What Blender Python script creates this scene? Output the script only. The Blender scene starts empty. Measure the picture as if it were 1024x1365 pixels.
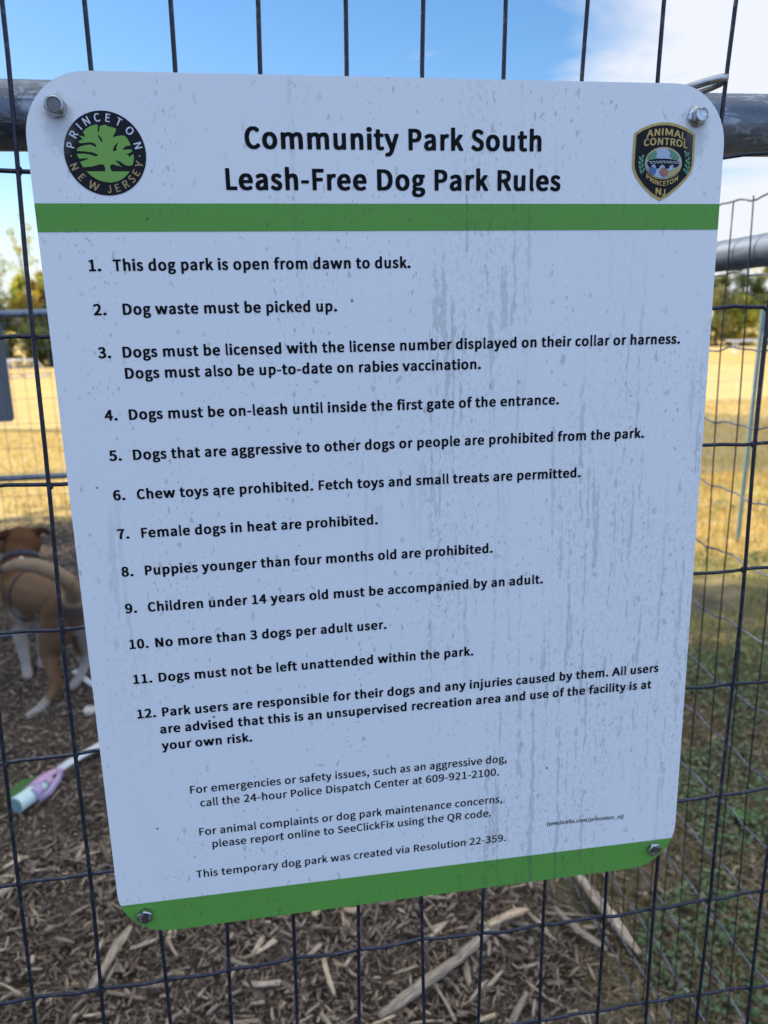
import bpy, bmesh, math, random
import numpy as np
from mathutils import Vector, Matrix

sc = bpy.context.scene
C = sc.collection
R = math.radians
rng = np.random.default_rng(7)
random.seed(7)

# ---------------------------------------------------------------- camera
cam_d = bpy.data.cameras.new("camera")
cam_d.sensor_fit = 'VERTICAL'
cam_d.sensor_height = 36.0
cam_d.sensor_width = 27.0
cam_d.lens = 36.0 * 1053.237 / 1365.0
cam_d.clip_start = 0.02
cam_d.clip_end = 2000
cam_d.dof.use_dof = True
cam_d.dof.focus_distance = 0.555
cam_d.dof.aperture_fstop = 9.6
cam = bpy.data.objects.new("camera", cam_d)
C.objects.link(cam)
yaw, pit, rol = 0.152394579, 0.237183842, -0.0245283079
fw = Vector((math.sin(yaw)*math.cos(pit), math.cos(yaw)*math.cos(pit), -math.sin(pit)))
r0 = Vector((math.cos(yaw), -math.sin(yaw), 0)); u0 = r0.cross(fw)
rr = r0*math.cos(rol) + u0*math.sin(rol)
uu = u0*math.cos(rol) - r0*math.sin(rol)
M = Matrix(((rr.x, uu.x, -fw.x), (rr.y, uu.y, -fw.y), (rr.z, uu.z, -fw.z))).to_4x4()
M.translation = Vector((-0.098941249, -0.545371136, 1.2+0.15421942))
cam.matrix_world = M
sc.camera = cam

# ---------------------------------------------------------------- light
SUN_EL, SUN_AZ = R(43), R(68)           # azimuth measured from +Y towards -X
world = bpy.data.worlds.new("World"); sc.world = world
world.use_nodes = True
nt = world.node_tree; N = nt.nodes; Lk = nt.links
bg = N['Background']
sky = N.new('ShaderNodeTexSky'); sky.sky_type = 'NISHITA'; sky.sun_disc = False
sky.sun_elevation = SUN_EL; sky.sun_rotation = -SUN_AZ
sky.air_density = 1.0; sky.dust_density = 0.6; sky.ozone_density = 2.0
tc = N.new('ShaderNodeTexCoord')
sep = N.new('ShaderNodeSeparateXYZ'); Lk.new(tc.outputs['Generated'], sep.inputs[0])
def wmath(op, a, b=None, clamp=False):
    n = N.new('ShaderNodeMath'); n.operation = op; n.use_clamp = clamp
    for i, v in enumerate((a, b)):
        if v is None: continue
        if isinstance(v, (int, float)): n.inputs[i].default_value = v
        else: Lk.new(v, n.inputs[i])
    return n.outputs[0]
zc = wmath('ADD', wmath('MAXIMUM', sep.outputs['Z'], 0.0), 0.16)
px_ = wmath('DIVIDE', sep.outputs['X'], zc); py_ = wmath('DIVIDE', sep.outputs['Y'], zc)
cmb = N.new('ShaderNodeCombineXYZ'); Lk.new(px_, cmb.inputs[0]); Lk.new(py_, cmb.inputs[1])
cn = N.new('ShaderNodeTexNoise'); cn.inputs['Scale'].default_value = 1.3; cn.inputs['Detail'].default_value = 7
cn.inputs['Roughness'].default_value = 0.56; cn.inputs['Distortion'].default_value = 0.5
Lk.new(cmb.outputs[0], cn.inputs['Vector'])
# a bank of cloud over the right of the field and a pale layer low over the horizon
s1 = wmath('MULTIPLY', wmath('SUBTRACT', sep.outputs['X'], 0.33), 2.9)
s1 = wmath('MULTIPLY', s1, wmath('GREATER_THAN', sep.outputs['Y'], 0.0))
s2 = wmath('MULTIPLY', wmath('SUBTRACT', sep.outputs['Z'], 0.27), -1.5)
s3 = wmath('MULTIPLY', wmath('SUBTRACT', cn.outputs['Fac'], 0.5), 2.5)
cm = wmath('ADD', wmath('ADD', s1, s2), s3)
cm2 = wmath('ADD', wmath('MULTIPLY', cm, 1.5), 0.25, True)
low = N.new('ShaderNodeMapRange'); low.interpolation_type = 'SMOOTHSTEP'; Lk.new(sep.outputs['Z'], low.inputs[0])
low.inputs[1].default_value = 0.17; low.inputs[2].default_value = 0.03; low.inputs[3].default_value = 0; low.inputs[4].default_value = 0.8
cmax = wmath('MULTIPLY', wmath('MAXIMUM', cm2, low.outputs[0]), 0.97, True)
hs = N.new('ShaderNodeHueSaturation'); hs.inputs['Saturation'].default_value = 1.26; hs.inputs['Value'].default_value = 1.06
Lk.new(sky.outputs[0], hs.inputs['Color'])
mixc = N.new('ShaderNodeMix'); mixc.data_type = 'RGBA'
Lk.new(cmax, mixc.inputs[0]); Lk.new(hs.outputs[0], mixc.inputs[6])
mixc.inputs[7].default_value = (4.95, 5.1, 5.5, 1)
# extra unseen sky brightness added overhead and behind the camera, filling the shade
sky_fill = wmath('ADD', wmath('MULTIPLY', sep.outputs['Y'], -1.1), wmath('MULTIPLY', sep.outputs['Z'], 1.0))
vr = N.new('ShaderNodeMapRange'); vr.interpolation_type = 'SMOOTHSTEP'; Lk.new(wmath('ADD', sky_fill, wmath('MULTIPLY', wmath('SUBTRACT', cn.outputs['Fac'], 0.5), 0.5)), vr.inputs[0])
vr.inputs[1].default_value = 0.0; vr.inputs[2].default_value = 0.75; vr.inputs[3].default_value = 0; vr.inputs[4].default_value = 0.92
mixv = N.new('ShaderNodeMix'); mixv.data_type = 'RGBA'
Lk.new(vr.outputs[0], mixv.inputs[0]); Lk.new(mixc.outputs[2], mixv.inputs[6]); mixv.inputs[7].default_value = (3.55, 5.4, 9.0, 1)
hi_ = N.new('ShaderNodeMapRange'); hi_.interpolation_type = 'SMOOTHSTEP'; Lk.new(sep.outputs['Z'], hi_.inputs[0])
hi_.inputs[1].default_value = 0.55; hi_.inputs[2].default_value = 0.85; hi_.inputs[3].default_value = 0; hi_.inputs[4].default_value = 0.9
mixh = N.new('ShaderNodeMix'); mixh.data_type = 'RGBA'
Lk.new(hi_.outputs[0], mixh.inputs[0]); Lk.new(mixv.outputs[2], mixh.inputs[6]); mixh.inputs[7].default_value = (7.8, 8.3, 8.9, 1)
Lk.new(mixh.outputs[2], bg.inputs['Color'])
bg.inputs['Strength'].default_value = 0.12

sun_d = bpy.data.lights.new("sun", 'SUN'); sun_d.energy = 3.7; sun_d.angle = R(0.55); sun_d.color = (1.0, 0.93, 0.82)
sun = bpy.data.objects.new("sun", sun_d); C.objects.link(sun)
sdir = Vector((-math.sin(SUN_AZ)*math.cos(SUN_EL), math.cos(SUN_AZ)*math.cos(SUN_EL), math.sin(SUN_EL)))
sun.rotation_euler = sdir.to_track_quat('Z', 'Y').to_euler()
sun.location = (-6, 4, 12)
sc.view_settings.view_transform = 'Standard'
sc.view_settings.look = 'None'
sc.view_settings.exposure = 0.62
sc.view_settings.gamma = 1.0
sc.view_settings.use_curve_mapping = False
try:
    sc.cycles.max_bounces = 6; sc.cycles.transparent_max_bounces = 4
except Exception: pass

# ---------------------------------------------------------------- helpers
def tag(o, label=None, cat=None, group=None, kind=None):
    if label: o['label'] = label
    if cat: o['category'] = cat
    if group: o['group'] = group
    if kind: o['kind'] = kind
    return o
def empty(name, loc=(0,0,0), rotz=0, label=None, cat=None, group=None):
    o = bpy.data.objects.new(name, None); C.objects.link(o)
    o.empty_display_size = 0.05
    o.location = loc; o.rotation_euler = (0,0,rotz)
    return tag(o, label, cat, group)
def link(name, me, mat=None, parent=None, smooth=False, loc=None):
    o = bpy.data.objects.new(name, me); C.objects.link(o)
    if mat is not None: me.materials.append(mat)
    if parent is not None:
        o.parent = parent
    if loc is not None: o.location = loc
    if smooth:
        me.polygons.foreach_set('use_smooth', [True]*len(me.polygons))
    return o
def mesh_np(name, V, F, col=None, loc=None):
    """V (n,3) float, F (m,k) int, col (n,3) per vertex"""
    V = np.asarray(V, np.float32); F = np.asarray(F, np.int32)
    me = bpy.data.meshes.new(name)
    m, k = F.shape
    me.vertices.add(len(V)); me.vertices.foreach_set('co', V.ravel())
    me.loops.add(m*k); me.loops.foreach_set('vertex_index', F.ravel())
    me.polygons.add(m)
    me.polygons.foreach_set('loop_start', np.arange(0, m*k, k, dtype=np.int32))
    me.polygons.foreach_set('loop_total', np.full(m, k, np.int32))
    if col is not None:
        a = me.color_attributes.new('tint', 'FLOAT_COLOR', 'POINT')
        c4 = np.ones((len(V), 4), np.float32); c4[:, :3] = col
        a.data.foreach_set('color', c4.ravel())
    if loc is not None:
        a = me.attributes.new('grain', 'FLOAT_VECTOR', 'POINT'); a.data.foreach_set('vector', np.asarray(loc, np.float32).ravel())
    me.update(calc_edges=True); me.validate()
    return me
class MB:
    """collects shapes; build() links them as ONE mesh object"""
    def __init__(s): s.v = []; s.f = []
    def add(s, V, F):
        n = len(s.v); s.v += [tuple(p) for p in V]; s.f += [tuple(i+n for i in q) for q in F]
    def tube(s, pts, rad, seg=8, caps=True):
        pts = [Vector(p) for p in pts]
        n = len(pts)
        if not hasattr(rad, '__len__'): rad = [rad]*n
        rings = []
        up = None
        for i, p in enumerate(pts):
            t = (pts[min(i+1, n-1)] - pts[max(i-1, 0)]).normalized()
            if up is None:
                a = Vector((0,0,1)) if abs(t.z) < .9 else Vector((1,0,0))
                up = (a - t*a.dot(t)).normalized()
            else:
                up = (up - t*up.dot(t)).normalized()
            b = t.cross(up)
            rings.append([p + (up*math.cos(2*math.pi*k/seg) + b*math.sin(2*math.pi*k/seg))*rad[i] for k in range(seg)])
        V = [q for r in rings for q in r]; F = []
        for i in range(n-1):
            for k in range(seg):
                a, b2 = i*seg+k, i*seg+(k+1) % seg
                F.append((a, b2, b2+seg, a+seg))
        if caps:
            F.append(tuple(reversed(range(seg)))); F.append(tuple(range((n-1)*seg, n*seg)))
        s.add(V, F)
    def box(s, x0, x1, y0, y1, z0, z1):
        V = [(x, y, z) for z in (z0, z1) for y in (y0, y1) for x in (x0, x1)]
        s.add(V, [(0,2,3,1), (4,5,7,6), (0,1,5,4), (2,6,7,3), (0,4,6,2), (1,3,7,5)])
    def ribbon(s, pts, width, thick, up=(0,0,1)):
        pts = [Vector(p) for p in pts]; n = len(pts); V = []; F = []
        for i, p in enumerate(pts):
            t = (pts[min(i+1, n-1)] - pts[max(i-1, 0)]).normalized()
            u = Vector(up[i] if hasattr(up[0], '__len__') else up); u = (u - t*u.dot(t)).normalized(); b = t.cross(u)
            V += [p + b*width/2 + u*thick/2, p - b*width/2 + u*thick/2, p - b*width/2 - u*thick/2, p + b*width/2 - u*thick/2]
        for i in range(n-1):
            for k in range(4):
                a, b2 = i*4+k, i*4+(k+1) % 4
                F.append((a, b2, b2+4, a+4))
        F.append((3,2,1,0)); F.append(tuple(range(4*n-4, 4*n)))
        s.add(V, F)
    def lathe(s, prof, center, axis, seg=24, hexa=None):
        """prof [(dist along axis, radius)]"""
        ax = Vector(axis).normalized(); c = Vector(center)
        a = Vector((0,0,1)) if abs(ax.z) < .9 else Vector((1,0,0))
        u = (a - ax*a.dot(ax)).normalized(); w = ax.cross(u)
        V = []; F = []; n = len(prof)
        for d, r in prof:
            for k in range(seg):
                th = 2*math.pi*k/seg
                V.append(c + ax*d + (u*math.cos(th) + w*math.sin(th))*r)
        for i in range(n-1):
            for k in range(seg):
                p, q = i*seg+k, i*seg+(k+1) % seg
                F.append((p, q, q+seg, p+seg))
        F.append(tuple(reversed(range(seg)))); F.append(tuple(range((n-1)*seg, n*seg)))
        s.add(V, F)
    def build(s, name, mat, parent=None, smooth=False, loc=None):
        me = bpy.data.meshes.new(name); me.from_pydata(s.v, [], s.f); me.update()
        return link(name, me, mat, parent, smooth, loc)

# ---------------------------------------------------------------- materials
class NG:
    def __init__(s, name, rough=.6, metal=0, spec=.5):
        s.m = bpy.data.materials.new(name); s.m.use_nodes = True
        s.t = s.m.node_tree; s.n = s.t.nodes; s.l = s.t.links
        s.b = s.n['Principled BSDF']
        s.b.inputs['Roughness'].default_value = rough; s.b.inputs['Metallic'].default_value = metal
        s.b.inputs['Specular IOR Level'].default_value = spec
    def put(s, sock, v):
        if hasattr(v, 'is_output'): s.l.new(v, sock)
        elif isinstance(v, (tuple, list)) and len(v) == 3 and sock.type == 'RGBA': sock.default_value = (*v, 1)
        else: sock.default_value = v
    def coord(s, scale=(1,1,1), kind='Object'):
        t = s.n.new('ShaderNodeTexCoord'); mp = s.n.new('ShaderNodeMapping')
        mp.inputs['Scale'].default_value = scale if hasattr(scale, '__len__') else (scale,)*3
        s.l.new(t.outputs[kind], mp.inputs[0]); return mp.outputs[0]
    def noise(s, vec, scale=1, detail=4, rough=.55, dist=0):
        n = s.n.new('ShaderNodeTexNoise'); s.l.new(vec, n.inputs['Vector'])
        n.inputs['Scale'].default_value = scale; n.inputs['Detail'].default_value = detail
        n.inputs['Roughness'].default_value = rough; n.inputs['Distortion'].default_value = dist
        return n.outputs['Fac']
    def ramp(s, v, a, b, lo=0., hi=1., smooth=True):
        n = s.n.new('ShaderNodeMapRange'); n.interpolation_type = 'SMOOTHSTEP' if smooth else 'LINEAR'
        s.put(n.inputs[0], v); n.inputs[1].default_value = a; n.inputs[2].default_value = b
        n.inputs[3].default_value = lo; n.inputs[4].default_value = hi; return n.outputs[0]
    def math(s, op, a, b=0., clamp=False):
        n = s.n.new('ShaderNodeMath'); n.operation = op; n.use_clamp = clamp
        s.put(n.inputs[0], a); s.put(n.inputs[1], b); return n.outputs[0]
    def mix(s, f, a, b, mode='MIX'):
        n = s.n.new('ShaderNodeMix'); n.data_type = 'RGBA'; n.blend_type = mode
        s.put(n.inputs[0], f); s.put(n.inputs[6], a); s.put(n.inputs[7], b); return n.outputs[2]
    def attr(s, name='tint'):
        n = s.n.new('ShaderNodeAttribute'); n.attribute_name = name; return n.outputs['Color']
    def sep(s, v):
        n = s.n.new('ShaderNodeSeparateXYZ'); s.l.new(v, n.inputs[0]); return n.outputs
    def color(s, v): s.put(s.b.inputs['Base Color'], v)
    def rough(s, v): s.put(s.b.inputs['Roughness'], v)
    def bump(s, h, strength=.3, dist=.002):
        n = s.n.new('ShaderNodeBump'); n.inputs['Strength'].default_value = strength; n.inputs['Distance'].default_value = dist
        s.l.new(h, n.inputs['Height']); s.l.new(n.outputs[0], s.b.inputs['Normal'])

def grime(g, base, amt=1.0, dk=1.0):
    """weathering of the printed sheet: runs of dried rain, speckle, a few dark spots"""
    co = g.coord((1,1,1))
    x, y, z = g.sep(co)[0:3]
    wob = g.math('MULTIPLY', g.math('SUBTRACT', g.noise(g.coord((60, 1, 75)), 1, 2, .5), .5), .0045)
    cx = g.n.new('ShaderNodeCombineXYZ'); g.put(cx.inputs[0], g.math('ADD', x, wob)); g.put(cx.inputs[2], z)
    def stretched(sx, sz, dt, rg, off=0):
        mp = g.n.new('ShaderNodeMapping'); mp.inputs['Scale'].default_value = (sx, 1, sz); mp.inputs['Location'].default_value = (off, 0, off*.7)
        g.l.new(cx.outputs[0], mp.inputs[0]); return g.noise(mp.outputs[0], 1, dt, rg)
    st = stretched(185, 8, 2, .5)
    bead = stretched(230, 105, 3, .6, 3.3)
    st2 = stretched(330, 210, 5, .7, 7.7)
    big = g.noise(g.coord((13, 1, 2.5)), 1, 3, .5)
    lean = g.ramp(x, -.15, .07, -.15, .055)
    area = g.ramp(g.math('ADD', big, lean), .45, .62)
    runs = g.math('MULTIPLY', g.ramp(g.math('ADD', st, g.math('MULTIPLY', g.math('SUBTRACT', bead, .5), .46)), .575, .62), area)
    film = g.math('MULTIPLY', g.ramp(st2, .50, .58), g.math('MULTIPLY', area, .8))
    sp = g.noise(g.coord((430, 1, 250)), 1, 2, .6)
    patch = g.noise(g.coord((22, 1, 9)), 1, 3, .6)
    speck = g.math('MULTIPLY', g.ramp(sp, .60, .68), g.ramp(patch, .46, .62))
    sp2 = g.noise(g.coord((210, 1, 120)), 1, 1, .5)
    blot = g.math('MULTIPLY', g.math('MULTIPLY', g.ramp(sp2, .665, .70), g.ramp(patch, .40, .55)), .9)
    v = g.n.new('ShaderNodeTexVoronoi'); v.inputs['Scale'].default_value = 1
    g.l.new(g.coord((62, 0.01, 62)), v.inputs['Vector'])
    vs = g.sep(v.outputs['Color'])[0]
    dots = g.math('MULTIPLY', g.ramp(v.outputs['Distance'], .085, .05), g.math('GREATER_THAN', vs, .93))
    c = g.mix(g.math('MULTIPLY', film, .24*amt), base, (.30*dk,.31*dk,.32*dk))
    c = g.mix(g.math('MULTIPLY', runs, .36*amt), c, (.29*dk,.295*dk,.29*dk))
    c = g.mix(g.math('MULTIPLY', speck, .42*amt), c, (.20*dk,.205*dk,.20*dk))
    c = g.mix(g.math('MULTIPLY', blot, .40*amt), c, (.19*dk,.20*dk,.17*dk))
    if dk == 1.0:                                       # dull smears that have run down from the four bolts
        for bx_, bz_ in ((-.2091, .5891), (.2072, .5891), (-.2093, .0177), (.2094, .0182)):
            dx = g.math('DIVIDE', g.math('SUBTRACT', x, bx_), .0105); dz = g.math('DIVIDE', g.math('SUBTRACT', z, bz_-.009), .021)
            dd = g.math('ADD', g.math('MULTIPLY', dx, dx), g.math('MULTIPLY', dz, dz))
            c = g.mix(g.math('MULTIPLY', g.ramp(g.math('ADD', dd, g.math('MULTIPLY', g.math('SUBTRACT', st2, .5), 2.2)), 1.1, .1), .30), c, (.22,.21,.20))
    c = g.mix(g.math('MULTIPLY', dots, .75), c, (.07,.065,.05))
    g.color(c)
    g.rough(g.math('ADD', g.math('MULTIPLY', runs, .25), .36))
def sharp(o, deg=35):
    o.data.set_sharp_from_angle(angle=R(deg)); return o
def simple(name, col, rough=.6, metal=0, spec=.5, var=.12, vscale=40):
    g = NG(name, rough, metal, spec)
    n = g.noise(g.coord(), vscale, 4, .6)
    dark = tuple(c*(1-var) for c in col); lite = tuple(min(1, c*(1+var)) for c in col)
    g.color(g.mix(n, dark, lite)); g.rough(g.ramp(n, .3, .7, max(rough-.08, .05), min(rough+.08, 1)))
    return g.m
MAT = {}
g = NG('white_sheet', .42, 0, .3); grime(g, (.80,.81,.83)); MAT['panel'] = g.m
g = NG('green_print', .45, 0, .16); grime(g, (.12,.33,.062), .9, .3); MAT['green'] = g.m
g = NG('seal_green', .45, 0, .2); grime(g, (.19,.38,.075), .8, .4); MAT['seal_green'] = g.m
g = NG('black_print', .45, 0, .15); grime(g, (.008,.008,.012), .18); MAT['black'] = g.m
MAT['ink'] = simple('letter_ink', (.004,.004,.006), .5, 0, .1, .2, 200)
MAT['pale_ink'] = simple('pale_lettering', (.62,.66,.72), .45, 0, .4, .08, 300)
MAT['gold'] = simple('gold_print', (.50,.36,.11), .45, 0, .4, .12, 300)
MAT['bronze'] = simple('bronze_print', (.42,.29,.12), .45, 0, .4, .12, 300)
MAT['badge_sky'] = simple('badge_sky', (.40,.47,.60), .45, 0, .4, .1, 400)
MAT['badge_tree'] = simple('badge_tree', (.10,.26,.16), .45, 0, .4, .3, 500)
MAT['badge_blue'] = simple('badge_blue', (.07,.14,.34), .45, 0, .4, .2, 500)
MAT['badge_red'] = simple('badge_red', (.36,.14,.09), .45, 0, .4, .2, 500)
MAT['badge_sand'] = simple('badge_sand', (.42,.36,.16), .45, 0, .4, .2, 500)
g = NG('edge_metal', .45, .9); g.color((.35,.36,.38)); MAT['edge'] = g.m

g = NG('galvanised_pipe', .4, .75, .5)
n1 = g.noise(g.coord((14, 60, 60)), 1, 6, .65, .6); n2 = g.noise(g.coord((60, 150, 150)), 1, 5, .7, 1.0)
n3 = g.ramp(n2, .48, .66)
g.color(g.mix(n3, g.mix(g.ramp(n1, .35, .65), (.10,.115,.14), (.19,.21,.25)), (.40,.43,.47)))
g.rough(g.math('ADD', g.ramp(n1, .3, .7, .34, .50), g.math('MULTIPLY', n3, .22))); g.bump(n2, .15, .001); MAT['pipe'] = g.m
g = NG('smooth_pipe', .55, .35, .4)
n1 = g.noise(g.coord((30, 9, 60)), 1, 6, .7, .8)
g.color(g.mix(g.ramp(n1, .3, .7), (.11,.135,.175), (.20,.235,.29))); g.rough(g.ramp(n1, .3, .7, .5, .66)); g.bump(n1, .15, .001); MAT['pipe_blue'] = g.m
g = NG('coated_wire', .42, .35, .5); n1 = g.noise(g.coord(260), 1, 4, .7)
g.color(g.mix(g.ramp(n1, .735, .765), g.mix(g.ramp(n1, .5, .7), (.018,.022,.038), (.07,.08,.105)), (.42,.44,.47))); g.rough(g.ramp(n1, .3, .7, .34, .55)); MAT['wire'] = g.m
g = NG('grey_wire', .45, .5, .5); n1 = g.noise(g.coord(200), 1, 4, .7)
g.color(g.mix(g.ramp(n1, .4, .7), (.12,.13,.16), (.30,.32,.38))); MAT['wire_grey'] = g.m
g = NG('zinc_wire', .5, .8, .5); n1 = g.noise(g.coord(60), 1, 4, .7)
g.color(g.mix(n1, (.40,.39,.36), (.62,.60,.55))); MAT['wire_zinc'] = g.m
MAT['tie'] = simple('tie_wire', (.42,.42,.44), .32, .9, .5, .25, 180)
g = NG('bolt_steel', .26, 1.0); n1 = g.noise(g.coord(420), 1, 4, .65)
g.color(g.mix(g.ramp(n1, .35, .7), (.34,.33,.33), (.62,.62,.63))); g.rough(g.ramp(n1, .3, .7, .18, .36)); MAT['bolt'] = g.m
g = NG('bolt_face', .5, .7); g.color((.16,.145,.145)); MAT['bolt_face'] = g.m
g = NG('bolt_dull', .5, .8); n1 = g.noise(g.coord(520), 1, 4, .65)
g.color(g.mix(g.ramp(n1, .4, .7), (.10,.085,.08), (.24,.21,.20))); MAT['bolt_dull'] = g.m
MAT['bolt_mark'] = simple('bolt_mark', (.80,.79,.80), .3, .9, .5, .1, 400)
MAT['post_green'] = simple('post_paint', (.20,.29,.26), .55, 0, .4, .2, 20)
MAT['sheet_grey'] = simple('sheet_grey', (.15,.16,.18), .6, .2, .4, .12, 12)
MAT['alu'] = simple('bench_metal', (.72,.72,.71), .45, .3, .5, .08, 6)
MAT['white_paint'] = simple('white_paint', (.78,.77,.74), .5, 0, .4, .06, 6)
MAT['bin'] = simple('bin_plastic', (.03,.045,.05), .5, 0, .4, .2, 6)
g = NG('net_cord', .8); g.color((.62,.62,.58)); MAT['net'] = g.m
def tinted(name, rough=.8, spec=.3, nscale=300, amt=.35, trans=0., grain=None):
    g = NG(name, rough, 0, spec)
    if grain:
        at = g.n.new('ShaderNodeAttribute'); at.attribute_name = 'grain'; mp = g.n.new('ShaderNodeMapping'); mp.inputs['Scale'].default_value = grain
        g.l.new(at.outputs['Vector'], mp.inputs[0]); n = g.ramp(g.noise(mp.outputs[0], 1, 5, .65), .28, .72)
        g.bump(n, .7, .0012)
    else: n = g.noise(g.coord(nscale, 'Object'), 1, 4, .65)
    g.color(g.mix(amt, g.attr(), g.mix(n, (.25,.25,.25), (1.75,1.75,1.75)), 'MULTIPLY'))
    if trans:
        tr = g.n.new('ShaderNodeBsdfTranslucent'); g.l.new(g.attr(), tr.inputs['Color'])
        ms = g.n.new('ShaderNodeMixShader'); ms.inputs[0].default_value = trans
        g.l.new(g.b.outputs[0], ms.inputs[1]); g.l.new(tr.outputs[0], ms.inputs[2])
        g.l.new(ms.outputs[0], g.n['Material Output'].inputs['Surface'])
    return g.m
MAT['chip'] = tinted('wood_chip', .85, .25, 350, .75, 0, (55, 520, 520))
MAT['stick'] = tinted('weathered_wood', .85, .25, 90, .75, 0, (22, 330, 330))
MAT['grass'] = tinted('dry_grass', .8, .2, 60, .25, .35)
MAT['weed'] = tinted('weed_leaf', .55, .4, 120, .35, .3)
MAT['leaf'] = tinted('tree_leaf', .6, .35, 6, .3, .42)
MAT['fur'] = tinted('short_fur', .9, .12, 170, .7)
g = NG('bark', .9, 0, .2); n1 = g.noise(g.coord((9, 9, 2)), 1, 5, .6)
g.color(g.mix(n1, (.06,.045,.035), (.20,.16,.12))); g.bump(n1, .6, .03); MAT['bark'] = g.m

# ================================================================ ground
def gz(x, y):
    return (0.012*np.sin(x*2.1+.6)*np.sin(y*1.7) + 0.008*np.sin(x*5.3+y*3.1) + 0.006*np.sin(y*7.9-x*4.2))*np.clip((14-np.hypot(x, y))/8, 0, 1)
def axis(lo, mid0, mid1, hi, step):
    a = list(np.arange(mid0, mid1, step)); d = step; v = mid0; L = []
    while v > lo: d *= 1.25; v -= d; L.append(v)
    v = a[-1]; d = step; Rr = []
    while v < hi: d *= 1.25; v += d; Rr.append(v)
    return np.array(L[::-1]+a+Rr)
ax_, ay_ = axis(-700, -3, 5, 700, .06), axis(-600, -1, 8, 900, .06)
GX, GY = np.meshgrid(ax_, ay_, indexing='xy')
GZ = gz(GX, GY)
V = np.stack([GX.ravel(), GY.ravel(), GZ.ravel()], 1)
nx, ny = len(ax_), len(ay_)
I = np.arange(nx*ny).reshape(ny, nx)
F = np.stack([I[:-1, :-1].ravel(), I[:-1, 1:].ravel(), I[1:, 1:].ravel(), I[1:, :-1].ravel()], 1)
g = NG('earth_and_dry_turf', .92, 0, .2)
co = g.coord()
x, y, z = g.sep(co)[0:3]
nA = g.noise(co, .9, 5, .6); nB = g.noise(co, 7, 6, .65); nC = g.noise(co, 55, 4, .65); nD = g.noise(co, .16, 4, .6)
soil = g.mix(g.ramp(nB, .3, .7), (.032,.022,.016), (.10,.072,.051))
soil = g.mix(g.ramp(nC, .5, .75, 0, .55), soil, (.28,.22,.16))
straw = g.mix(g.ramp(nB, .3, .7), (.54,.37,.13), (.68,.50,.20))
straw = g.mix(g.ramp(nA, .5, .68, 0, .55), straw, (.30,.29,.07))
straw = g.mix(g.ramp(nC, .52, .75, 0, .7), straw, (.26,.18,.08))
farc = g.mix(g.ramp(nD, .35, .65), (.60,.37,.11), (.60,.43,.16))
straw = g.mix(g.ramp(y, 9, 20), straw, farc)
thatch = g.mix(g.ramp(nB, .3, .7), (.075,.06,.038), (.20,.155,.09))
thatch = g.mix(g.ramp(nA, .45, .62, 0, .6), thatch, (.10,.115,.04))
wob = g.math('MULTIPLY', g.math('SUBTRACT', nB, .5), .8)
near_ = g.ramp(g.math('ADD', y, wob), 2.7, 3.7)                  # bare thatch near, straw farther
right = g.mix(near_, thatch, straw)
mulx = g.ramp(g.math('ADD', x, g.math('MULTIPLY', wob, .5)), .58, .40)
muly = g.ramp(g.math('ADD', y, wob), 5.7, 4.9)
g.color(g.mix(g.math('MULTIPLY', mulx, muly), right, soil))
g.bump(nC, .7, .015)
ground = link('ground', mesh_np('ground', V, F), g.m, smooth=True)
tag(ground, 'bare mulch floor giving way to dry golden field grass', 'ground', kind='structure')

# ================================================================ the sign
SX, SZ0, RAD, TH = .4572/2, .3048, .0385, .0021
sign = empty('park_rules_sign', (0, 0, 1.2-SZ0), 0, 'white rounded dog park rules sign with two green bands, bolted to the wire fence', 'sign')
def rrect(hw, hh, r, n=14):
    P = []
    for cx, cz, a0 in ((hw-r, hh-r, 0), (-hw+r, hh-r, 90), (-hw+r, -hh+r, 180), (hw-r, -hh+r, 270)):
        for k in range(n+1):
            a = R(a0+90*k/n); P.append((cx+r*math.cos(a), cz+r*math.sin(a)))
    return P
def flat_poly(name, polys, y, mat, parent, zoff=SZ0):
    """flat printed shape on the face of the sign; polys = outlines (x, z), holes by even-odd"""
    cu = bpy.data.curves.new(name, 'CURVE'); cu.dimensions = '2D'; cu.fill_mode = 'BOTH'
    for P in polys:
        s = cu.splines.new('POLY'); s.points.add(len(P)-1)
        for q, p in zip(s.points, P): q.co = (p[0], p[1], 0, 1)
        s.use_cyclic_u = True
    tmp = bpy.data.objects.new('tmp', cu); C.objects.link(tmp)
    dg = bpy.context.evaluated_depsgraph_get()
    me = bpy.data.meshes.new_from_object(tmp.evaluated_get(dg))
    bpy.data.objects.remove(tmp); bpy.data.curves.remove(cu)
    n = len(me.vertices); a = np.empty(n*3, np.float32); me.vertices.foreach_get('co', a); a = a.reshape(-1, 3)
    b = np.stack([a[:, 0], np.full(n, y, np.float32), a[:, 1]+zoff], 1)
    me.vertices.foreach_set('co', b.ravel()); me.update()
    if len(me.polygons) and me.polygons[0].normal.y > 0: me.flip_normals()
    me.name = name; me.materials.clear()
    return link(name, me, mat, parent)
out = rrect(SX, SZ0, RAD)
mb = MB(); n = len(out)
mb.add([(x, 0, z+SZ0) for x, z in out]+[(x, TH, z+SZ0) for x, z in out],
       [tuple(range(n)), tuple(reversed(range(n, 2*n)))])
panel = mb.build('panel', MAT['panel'], sign)
me = panel.data; me.materials.append(MAT['edge'])
bm = bmesh.new(); bm.from_mesh(me); bm.verts.ensure_lookup_table()
for i in range(n):
    f = bm.faces.new((bm.verts[i], bm.verts[n+i], bm.verts[n+(i+1) % n], bm.verts[(i+1) % n])); f.material_index = 1
bmesh.ops.recalc_face_normals(bm, faces=bm.faces); bm.to_mesh(me); bm.free()
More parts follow.
